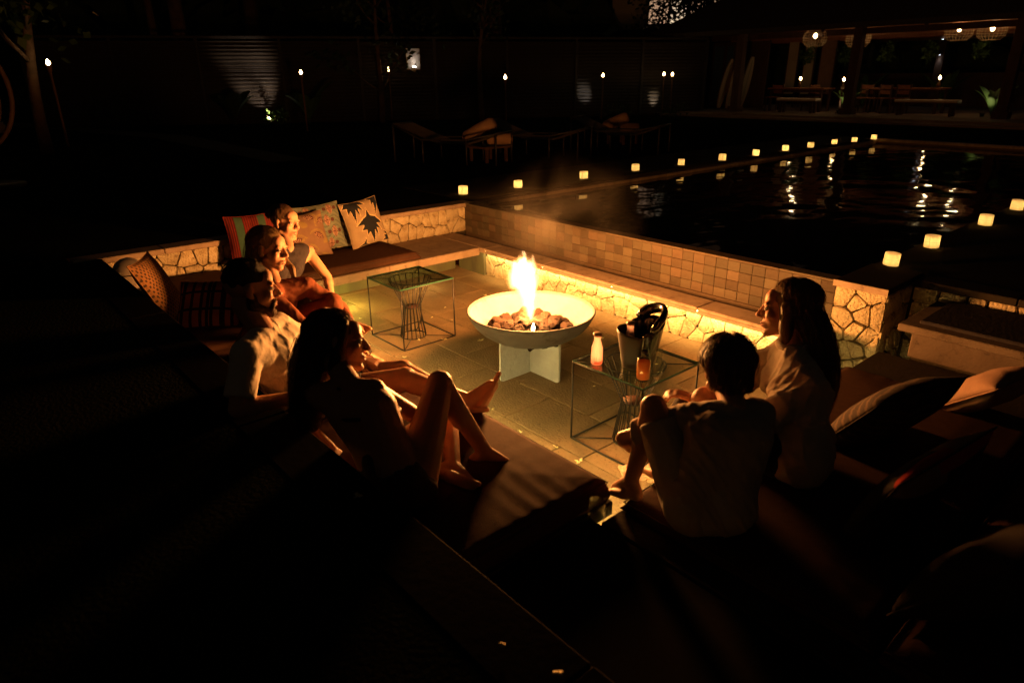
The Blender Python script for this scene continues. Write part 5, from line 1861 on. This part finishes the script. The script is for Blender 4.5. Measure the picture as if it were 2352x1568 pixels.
plant((-20.75, 7.35, .6), 6, 1.35, .42, 'big leaved banana plant standing dark in front of the lit fence patch', 21, 'leaf_dark', 'banana_plant')
plant((-19.55, 9.1, .6), 6, 1.55, .40, 'green banana plant just right of the lit fence patch', 22, 'leaf', 'banana_plant')
shrub((-20.72, 8.50, .6), .42, 300, 'low green shrub glowing over the bright uplight', 23)
shrub((-15.0, 17.5, .6), .5, 200, 'low shrub at the small lit fence patch', 24)
shrub((-13.9, 19.3, .6), .4, 160, 'low shrub by the pair of torches', 25)
shrub((-22.5, 4.6, .6), .9, 300, 'dark shrub by the pale garden path', 26, 'leaf_dark')


def uplight(loc, target, label, w, ang=62, c=(1.0, .90, .78)):
    t = thing('garden_uplight', label, 'garden light', loc, 'garden uplights')
    A = at(t)
    MB().lathe([(.05, 0), (.06, .05), (.075, .10), (.07, .10), (.055, .06)], 14).link('housing', MT['gloss_black'], t, A)
    MB().lathe([(.064, .085), (.03, .094)], 14).link('lens', MT['uplens'], t, A)
    spot('uplight_light', V(loc) + V((0, 0, .13)), target, w, c, ang, t)


def fpt(s, off, z): return FA + fd * s + fn * off + V((0, 0, z - .6))


uplight(fpt(6.55, .75, .6), fpt(6.25, 0, 1.7), 'ground uplight washing the widest lit patch of the fence', 640, 60, (1.0, .74, .54))
uplight(fpt(16.9, .7, .6), fpt(16.7, 0, 1.3), 'ground uplight below the small lit fence patch', 70, 36)
uplight(fpt(19.15, .5, .6), fpt(19.2, 0, 1.1), 'ground uplight close behind the pair of torches', 90, 36, (1.0, .8, .55))

wl_ = thing('wall_panel', 'small white panel fixed on the fence top and lit from the lamp at its foot', 'panel', fpt(11.0, .12, 2.12))
PM_ = FM.copy(); PM_.translation = fpt(11.0, .12, 2.12)
MB().box(-.22, .20, -.02, .02, 0, .62, bev=.006).link('panel', MT['shirt_white'], wl_, PM_)
sl_ = thing('wall_lamp', 'bright half round lamp throwing white light up the white fence panel', 'lamp', fpt(11.0, .26, 2.16))
MB().lathe([(.02, -.10), (.07, -.04), (.085, .03), (.07, .03)], 14).link('shade', MT['opal'], sl_, at(sl_))
MB().lathe([(.06, .02), (.05, .06), (.01, .07)], 12).link('bulb', emission('white_bulb', (1.0, .93, .85), 10), sl_, at(sl_))
spot('lamp_light', fpt(11.0, .26, 2.26), fpt(11.0, .12, 2.6), 2.2, (1.0, .92, .9), 100, sl_)


def torch(loc, label, h, first=None, w=TORCH_W):
    if first is not None:
        return dup(first, M4.Translation(V(loc)), label)
    t = thing('garden_torch', label, 'torch', loc, 'burning garden torches')
    A = at(t)
    MB().tube([(0, 0, 0), (.01, 0, h * .5), (0, 0, h)], .022, 7).link('pole', MT['bamboo'], t, A)
    MB().lathe([(.028, h), (.05, h + .10), (.05, h + .12), (.035, h + .12)], 12).link('cup', MT['bamboo'], t, A)
    MB().lathe([(.014, h + .12), (.034, h + .145), (.030, h + .175), (.014, h + .205), (.003, h + .225)], 10).link('flame', MT['flame_small'], t, A)
    point('torch_light', V(loc) + V((0, 0, h + .22)), w, (1.0, .55, .2), t, .05)
    return t


T0 = torch((-17.26, 7.95, .6), 'burning bamboo torch right of the banana plants', 1.27)
torch((-18.78, 11.46, .69), 'burning bamboo torch between the crooked tree and the white wall lamp', 1.27, T0)
torch((-14.42, 12.37, .44), 'lone burning bamboo torch near the picture centre', 1.0, T0)
torch((-15.26, 17.2, .48), 'burning bamboo torch over the small lit fence patch', 1.27, T0)
torch((-14.39, 19.21, .5), 'left torch of the close burning pair by the pavilion', 1.27, T0)
torch((-14.17, 19.37, .49), 'right torch of the close burning pair by the pavilion', 1.27, T0)
torch((-14.84, 2.18, .74), 'burning torch with a slanted flame by the forked tree at far left', 1.27, T0)

# hanging egg chair at the far left
eg = thing('egg_chair', 'round woven hanging chair at the dark left picture edge', 'chair', (-11.0, .55, .6))
A = at(eg)
for k in range(9):
    a = math.radians(-70 + 140 * k / 8)
    MB().tube([V((.62 * math.sin(q) * math.cos(a), .62 * math.sin(q) * math.sin(a) * .9, 1.15 + .72 * math.cos(q))) for q in [math.pi * i / 16 for i in range(17)]], .012, 5).link('rib', MT['timber'], eg, A @ M4.Rotation(math.radians(190), 4, 'Z'))
MB().tube([V((.0, .60 * math.sin(q), 1.15 + .74 * math.cos(q))) for q in [2 * math.pi * i / 36 for i in range(36)]], .03, 8, closed=True).link('rim', MT['timber'], eg, A @ M4.Rotation(math.radians(190), 4, 'Z'))
MB().lathe([(.001, .62), (.40, .66), (.44, .74), (.40, .80), (.001, .82)], 20).link('seat_cushion', MT['black_cloth'], eg, A)
MB().tube([(0, 0, 1.87), (0, 0, 2.3), (-.4, 0, 2.35), (-.85, 0, 2.0), (-.9, 0, .05)], .03, 8).link('stand', MT['wire'], eg, A)
MB().lathe([(.5, 0), (.5, .03)], 24).link('base', MT['wire'], eg, A)


# sling loungers with roll pillows
def lounger(head, foot, label, wd=.62):
    head, foot = V(head), V(foot)
    L = (foot - head).length
    d = (foot - head).normalized()
    mw = M4((d, V((-d.y, d.x, 0)), V((0, 0, 1)))).transposed().to_4x4(); mw.translation = head
    t = link('sun_lounger', None, None, None, mw)
    tag(t, label, 'lounger', 'sling loungers on the lawn')
    A = at(t)
    for x, z in ((.0, .58), (.52, .34), (L - .5, .36), (L, .46)):
        for s in (-1, 1):
            MB().tube([(x, s * wd / 2, 0), (x, s * wd / 2, z)], .016, 7).link('leg', MT['wire'], t, A)
    for s in (-1, 1):
        MB().tube([(0, s * wd / 2, .58), (.5, s * wd / 2, .36), (L - .5, s * wd / 2, .37), (L, s * wd / 2, .47)], .016, 7).link('side_rail', MT['wire'], t, A)
    for x, z in ((0, .585), (L, .475)):
        MB().tube([(x, -wd / 2, z), (x, wd / 2, z)], .018, 7).link('cross_bar', MT['wire'], t, A)
    vs, fs = [], []
    S = 16
    for i in range(S + 1):
        x = L * i / S
        z = np.interp(x, [0, .25 * L, .45 * L, .7 * L, L], [.585, .42, .30, .31, .475])
        for y in (-wd / 2 + .02, 0, wd / 2 - .02): vs.append((x, y, z - (.02 if y == 0 else 0)))
    o2 = len(vs)
    vs += [(x, y, z - .006) for x, y, z in vs]
    for i in range(S):
        for j in (0, 1):
            q = (i * 3 + j, i * 3 + 3 + j, i * 3 + 4 + j, i * 3 + 1 + j)
            fs.append(q); fs.append(tuple(reversed([k + o2 for k in q])))
    MB().add(vs, fs, 0, True).link('sling', MT['canvas_grey'], t, A)


lounger((-9.75, 6.15, .6), (-8.15, 6.95, .6), 'sling lounger nearest the fire on the dark lawn')
lounger((-9.35, 7.7, .6), (-7.75, 8.35, .6), 'sling lounger in the middle beside the tan roll pillows')
lounger((-8.9, 9.4, .6), (-7.35, 9.95, .6), 'sling lounger farthest along the lawn')
for k, (x, y, z, a, tl, sc_) in enumerate(((-8.75, 6.95, 1.06, .5, .45, 1.0), (-8.45, 7.12, .95, .9, 0, .7), (-9.15, 10.75, 1.02, .5, .4, .9), (-8.95, 10.95, .92, .8, 0, .65))):
    mw = M4.Translation(V((x, y, z))) @ M4.Rotation(a, 4, 'Z') @ M4.Rotation(-tl, 4, 'Y') @ M4.Rotation(math.pi / 2, 4, 'Y') @ M4.Scale(sc_, 4)
    mb = MB().lathe([(.02, -.30), (.09, -.29), (.12, -.24), (.125, 0), (.12, .24), (.09, .29), (.02, .30)], 18)
    o = mb.link('roll_pillow', MT['pillow_tan'], None, mw)
    tag(o, ['long tan roll pillow propped up on the nearer lounger', 'short tan roll pillow lying against the long one, nearer lounger', 'long dim roll pillow propped up on the farther lounger', 'short dim roll pillow on the farther lounger'][k], 'pillow', 'roll pillows on the loungers')
    if k in (0, 2):
        pt_ = thing('side_stand', 'low dark wooden stand under the %s roll pillows' % ('nearer' if k == 0 else 'farther'), 'stand', (x + .12, y + .08, .6))
        for dx in (-.2, .2):
            for dy in (-.2, .2):
                MB().box(dx - .02, dx + .02, dy - .02, dy + .02, 0, .215).link('leg', MT['timber'], pt_, at(pt_))
        MB().box(-.28, .28, -.28, .28, .2165, .25, bev=.006).link('top', MT['timber'], pt_, at(pt_))

# ------------------------------------------------------------------ the pavilion
pv_ = thing('pavilion', 'open sided pavilion with a dark hipped roof over dining tables and basket lamps', 'pavilion', (-6, 24, .6))
MB().box(-15.2, 8, 20.6, 29.5, .55, .72).link('floor', MT['concrete'], pv_)
MB().box(-15.5, 8.3, 20.1, 20.595, .55, .655).link('step', MT['concrete'], pv_)
for x, y in ((-13.2, 21.75), (-9.57, 22.2), (-5.55, 22.4), (-1.5, 22.6), (-13.2, 28.6), (-9.4, 28.8), (-5.4, 28.9)):
    c_ = MB().box(-.13, .13, -.13, .13, .125, 2.78, bev=.01); c_.box(-.19, .19, -.19, .19, .12, .30, bev=.01)
    c_.link('column', MT['timber'], pv_, M4.Translation(V((x, y, .6))))
rf = MB()
z0, z1 = 3.22, 6.2
ev = [(-16.3, 20.6), (9.5, 20.9), (9.5, 30.2), (-16.3, 30.0)]
rg = [(-11.5, 25.2), (6.0, 25.4)]
vs = [(x, y, z0) for x, y in ev] + [(x, y, z1) for x, y in rg] + [(x, y, z0 - .14) for x, y in ev]
rf.add(vs, [(0, 1, 5, 4), (1, 2, 5), (2, 3, 4, 5), (3, 0, 4), (0, 6, 7, 1), (1, 7, 8, 2), (2, 8, 9, 3), (3, 9, 6, 0)])
roof = rf.link('roof', MT['thatch'], pv_)
for k in range(9):
    q = k / 8
    x = -15.6 + 22 * q
    MB().tube([(x, 20.9, 3.06), (max(-11.4, min(5.8, x)), 25.2, 5.9)], .05, 6).link('rafter', MT['timber'], pv_)
for y, zz, mt in ((22.62, 3.0, 'timber'), (24.0, 3.03, 'warm_timber'), (25.2, 2.98, 'warm_timber'), (27.0, 3.03, 'warm_timber'), (28.7, 3.0, 'timber')):
    MB().box(-15.0, 7.5, y - .06, y + .06, zz, zz + .17).link('beam', MT[mt], pv_)
MB().box(-15.6, 7.8, 20.95, 29.6, 3.235, 3.26).link('ceiling', MT['warm_timber'], pv_)
bwm = MB().box(-15.0, 7.0, 29.2, 29.35, .722, 1.9); bwm.link('back_parapet', MT['timber'], pv_)


def basket(loc, label, first=None):
    if first is not None: return dup(first, M4.Translation(V(loc)), label)
    t = thing('pendant_lamp', label, 'pendant lamp', loc, 'basket lamps under the pavilion roof')
    A = at(t)
    R_ = .36
    pf = [(.20, .24), (.33, .14), (.36, 0), (.34, -.14), (.24, -.24)]
    for k in range(22):
        a = 2 * math.pi * k / 22
        MB().tube([(r * math.cos(a), r * math.sin(a), z) for r, z in pf], .006, 4).link('rib', MT['rattan'], t, A)
    for r, z in pf + [(.352, .07), (.355, -.07)]:
        MB().tube([(r * math.cos(2 * math.pi * k / 24), r * math.sin(2 * math.pi * k / 24), z) for k in range(24)], .007, 4, closed=True).link('hoop', MT['rattan'], t, A)
    ic = bpy.data.objects
    bu = MB(); ell(bu, M4.Identity(4), (0, 0, .06), (.055, .055, .075)); bu.link('bulb', MT['bulb'], t, A)
    MB().tube([(0, 0, .13), (0, 0, .24)], .012, 6).link('cord', MT['wire'], t, A)
    point('pendant_light', V(loc) + V((0, 0, .06)), PENDANT_W, (1.0, .55, .24), t, .06)
    return t


B0 = basket((-11.11, 22.55, 2.96), 'round basket lamp farthest left under the pavilion roof')
basket((-10.03, 23.2, 2.92), 'basket lamp half hidden by the middle pavilion column', B0)
basket((-7.35, 23.5, 3.0), 'flat looking basket lamp, left of the pair over the right hand table', B0)
basket((-6.56, 23.61, 2.98), 'brightest basket lamp at the right under the pavilion roof', B0)


def dtable(loc, L, wd, h, label, legs=2, mt='warm_timber'):
    t = thing('dining_table', label, 'table', loc, 'tables in the pavilion')
    A = at(t)
    for i in range(4):
        MB().box(-L / 2, L / 2, -wd / 2 + wd * i / 4 + .004, -wd / 2 + wd * (i + 1) / 4 - .004, h - .05, h, bev=.005).link('plank', MT[mt], t, A)
    for sx in (-1, 1):
        for sy in (-1, 1):
            MB().box(sx * (L / 2 - .12) - .04, sx * (L / 2 - .12) + .04, sy * (wd / 2 - .09) - .04, sy * (wd / 2 - .09) + .04, 0, h - .052, bev=.005).link('leg', MT['timber'], t, A)
    MB().box(-L / 2 + .12, L / 2 - .12, -.03, .03, h - .15, h - .053).link('rail', MT['timber'], t, A)


def bench(loc, L, label):
    t = thing('dining_bench', label, 'bench', loc, 'benches in the pavilion')
    A = at(t)
    MB().box(-L / 2, L / 2, -.19, .19, .34, .375, bev=.005).link('seat', MT['timber'], t, A)
    MB().box(-L / 2 + .01, L / 2 - .01, -.19, .19, .376, .45, bev=.02).link('seat_pad', MT['white_cloth'], t, A)
    for sx in (-1, 1):
        for sy in (-1, 1):
            MB().box(sx * (L / 2 - .15) - .035, sx * (L / 2 - .15) + .035, sy * .13 - .035, sy * .13 + .035, 0, .338).link('leg', MT['timber'], t, A)


def dchair(loc, rz, label, first=None):
    if first is not None: return dup(first, M4.Translation(V(loc)) @ M4.Rotation(rz, 4, 'Z'), label)
    t = thing('dining_chair', label, 'chair', loc, 'wooden chairs in the pavilion', rz)
    A = at(t)
    MB().box(-.22, .22, -.21, .21, .43, .46, bev=.005).link('seat', MT['warm_timber'], t, A)
    for sx in (-1, 1):
        MB().box(sx * .19 - .02, sx * .19 + .02, -.20, -.16, 0, .428).link('leg', MT['timber'], t, A)
        MB().box(sx * .19 - .02, sx * .19 + .02, .215, .25, 0, .86).link('leg', MT['timber'], t, A)
    for z in (.56, .72):
        MB().box(-.165, .165, .222, .243, z, z + .11, bev=.004).link('back_slat', MT['warm_timber'], t, A)


dtable((-11.75, 23.35, .72), 2.0, .8, .75, 'dining table with a torch at the left in the pavilion')
dtable((-8.7, 24.2, .72), 2.3, .85, .75, 'long dining table behind the middle column of the pavilion')
dtable((-4.4, 24.3, .72), 2.0, .85, .75, 'dining table at the right picture edge in the pavilion')
bench((-11.2, 22.2, .72), 1.35, 'padded bench with a pale top at the left pavilion table')
bench((-7.55, 22.75, .72), 1.7, 'padded bench with a pale top at the long pavilion table')
C0 = dchair((-12.5, 23.0, .72), .1, 'wooden chair at the left end of the left pavilion table')
dchair((-11.6, 23.85, .72), .0, 'wooden chair behind the left pavilion table', C0)
dchair((-9.75, 23.75, .72), .2, 'orange lit wooden chair left of the long pavilion table', C0)
dchair((-9.2, 23.55, .72), -.2, 'orange lit wooden chair in front of the long pavilion table', C0)
dchair((-8.6, 23.55, .72), .1, 'orange lit wooden chair right of its twin at the long table', C0)


def ttorch(loc, label, first=None):
    if first is not None: return dup(first, M4.Translation(V(loc)), label)
    t = thing('table_torch', label, 'table torch', loc, 'small torches in the pavilion')
    A = at(t)
    MB().lathe([(.05, 0), (.055, .10), (.03, .16), (.018, .22), (.018, .24)], 12).link('holder', MT['bamboo'], t, A)
    MB().lathe([(.012, .24), (.036, .265), (.032, .30), (.014, .33), (.003, .35)], 10).link('flame', MT['flame_small'], t, A)
    point('torch_light', V(loc) + V((0, 0, .34)), TORCH_W * 1.2, (1.0, .5, .18), t, .04)
    return t


K0 = ttorch((-11.75, 23.25, 1.472), 'small torch burning on the left pavilion table')
ttorch((-7.78, 24.1, 1.472), 'small torch with a slanted flame on the long pavilion table', K0)
pk = thing('torch_stand', 'thin stand carrying a small torch left of the middle column', 'stand', (-10.05, 22.7, .72))
MB().tube([(0, 0, .012), (0, 0, .72)], .03, 8).link('post', MT['timber'], pk, at(pk))
MB().lathe([(.12, 0), (.12, .012)], 16).link('foot', MT['timber'], pk, at(pk))
ttorch((-10.05, 22.7, 1.441), 'small torch burning on a thin stand beside the middle column', K0)
plant((-9.98, 22.95, .72), 7, .95, .18, 'potted plant lit from below next to the middle column', 31)
plant((-6.1, 23.55, .72), 8, 1.1, .20, 'potted plant lit from below at the right pavilion column', 32)
plant((-8.3, 26.2, .72), 9, 1.7, .22, 'tall palm like plant behind the long pavilion table', 33)
plant((-10.9, 26.4, .72), 9, 1.6, .22, 'tall palm like plant behind the left pavilion table', 34)
plant((-5.0, 25.8, .72), 9, 1.8, .26, 'broad leaved plant at the far right of the pavilion', 35)
for k in range(6):
    hp_ = thing('hanging_plant', 'trailing %s hanging from a pavilion beam' % ['fern farthest left', 'fern left of the boards', 'fern over the left table', 'fern right of the middle column', 'fern over the long table', 'fern nearest the right column'][k], 'plant', (-12.6 + 1.35 * k, 25.2, 2.97), 'hanging ferns in the pavilion')
    fo = MB(); leafy(fo, (0, 0, -.42), 90, .24, random.Random(60 + k), .16, 1.3)
    fo.link('foliage', MT['leaf'], hp_, at(hp_))
    MB().tube([(0, 0, 0), (0, 0, -.35)], .006, 5).link('cord', MT['wire'], hp_, at(hp_))
uplight((-9.95, 22.45, .72), (-9.98, 23.0, 1.5), 'small uplight under the plant at the middle column', 9, 80, (1.0, .75, .45))
uplight((-6.2, 23.15, .72), (-6.1, 23.6, 1.6), 'small uplight under the plant at the right column', 14, 80, (1.0, .75, .45))

# boards leaning at the left end of the pavilion, framed panels, sconces
def surfboard(loc, lean, label, mt, L=1.75):
    t = thing('surfboard', label, 'surfboard', loc, 'surfboards leaning in the pavilion')
    A = at(t) @ M4.Rotation(lean, 4, 'Y')
    mb = MB()
    S = 14
    vs, fs = [], []
    for s in (-.022, .022):
        for i in range(S + 1):
            q = i / S
            w = .25 * math.sin(math.pi * (.06 + .90 * q)) ** .6
            for y in (-w, w): vs.append((s, y, L * q))
    o2 = 2 * (S + 1)
    for i in range(S):
        q = (2 * i, 2 * i + 1, 2 * i + 3, 2 * i + 2)
        fs.append(tuple(reversed(q))); fs.append(tuple(k + o2 for k in q))
        fs.append((2 * i, 2 * i + 2, 2 * i + 2 + o2, 2 * i + o2)); fs.append((2 * i + 1, 2 * i + 1 + o2, 2 * i + 3 + o2, 2 * i + 3))
    mb.add(vs, fs)
    mb.link('board', MT[mt], t, A)
    MB().box(.0225, .026, -.012, .012, .1, L - .12).link('stripe', MT['board_green'], t, A)


surfboard((-15.0, 23.55, .73), .22, 'pale surfboard leaning leftmost by the front pavilion column', 'board_white')
surfboard((-14.75, 23.75, .73), .20, 'surfboard with a green stripe leaning in the middle of three', 'board_white', 1.9)
surfboard((-14.35, 23.95, .73), .18, 'surfboard leaning rightmost, half behind the front pavilion column', 'board_white', 1.8)
wp = thing('partition_wall', 'dark partition behind the leaning surfboards with a blue hanging panel', 'wall', (-15.2, 24.6, .72))
MB().box(-1.6, 1.4, .0, .1, .002, 2.35).link('panel', MT['timber'], wp, at(wp))
MB().box(-.85, -.45, -.03, -.004, .25, 2.2).link('blue_panel', MT['board_blue'], wp, at(wp))
MB().box(-.30, -.05, -.03, -.004, .25, 2.2).link('blue_panel', MT['board_blue'], wp, at(wp))
for k, (x, y, wd) in enumerate(((-13.55, 26.0, .42), (-12.95, 26.1, .40), (-12.35, 26.3, .55))):
    t = thing('display_board', ['tall pale board hanging leftmost behind the left table', 'tall pale board hanging second behind the left table', 'tall dim board hanging rightmost behind the left table'][k], 'board', (x, y, 1.2), 'tall boards in the pavilion')
    MB().box(-wd / 2, wd / 2, -.015, .015, 0, 1.9).link('panel', MT['board_white' if k < 2 else 'pillow_tan'], t, at(t))
    for s in (-1, 1):
        MB().box(s * wd / 2 - .02, s * wd / 2 + .02, -.03, .03, -.48, 1.95).link('frame_post', MT['timber'], t, at(t))
for z, dz, lb in ((2.95, .35, 'wall sconce throwing a cone of cold light upwards at the back column'), (2.55, -.45, 'wall sconce throwing a cone of cold light downwards at the back column')):
    t = thing('wall_sconce', lb, 'sconce', (-9.4, 28.6, z), 'sconces on the back column')
    MB().lathe([(.04, -.05), (.05, .05)], 12).link('shade', MT['silver'], t, at(t))
    MB().lathe([(.032, .052 * (1 if dz > 0 else -1.05)), (.01, .058 * (1 if dz > 0 else -1.05))], 10).link('lens', emission('cold_lens', (.85, .9, 1.0), 9), t, at(t))
    spot('sconce_light', (-9.4, 28.6, z + (.08 if dz > 0 else -.08)), (-9.4, 28.69, z + dz), 5, (.85, .9, 1.0), 60, t)

# lit house wall glimpsed between the tree leaves and the pavilion roof
hs = thing('house', 'distant house whose lit upper wall shows through dark leaves above the pavilion eave', 'house', (-22.6, 31.4, .6))
A = at(hs) @ M4.Rotation(math.radians(37), 4, 'Z')
MB().box(-3.6, 3.6, .0, 4.0, 0, 3.55).link('lower_wall', MT['timber'], hs, A)
MB().box(-3.6, 3.6, .0, 4.0, 3.56, 6.3).link('upper_wall', MT['shirt_white'], hs, A)
for k, (a, bq, m_) in enumerate(((-1.7, -.75, 'lit_window'), (-.62, .25, 'lit_window_bright'), (.38, 1.35, 'lit_window'), (1.5, 2.3, 'lit_window'))):
    wf = MB().box(a - .05, bq + .05, -.06, -.004, 3.75, 5.55).link('window', MT['timber'], hs, A)
    MB().box(a, bq, -.075, -.064, 3.80, 5.5).link('pane', MT[m_], wf, A)
hr = MB()
hr.add([(-4.2, -.8, 6.302), (4.2, -.8, 6.302), (4.2, 4.8, 6.302), (-4.2, 4.8, 6.302), (-2.4, 2, 8), (2.4, 2, 8)], [(0, 1, 5, 4), (1, 2, 5), (2, 3, 4, 5), (3, 0, 4), (3, 2, 1, 0)])
hr.link('roof', MT['thatch'], hs, A)
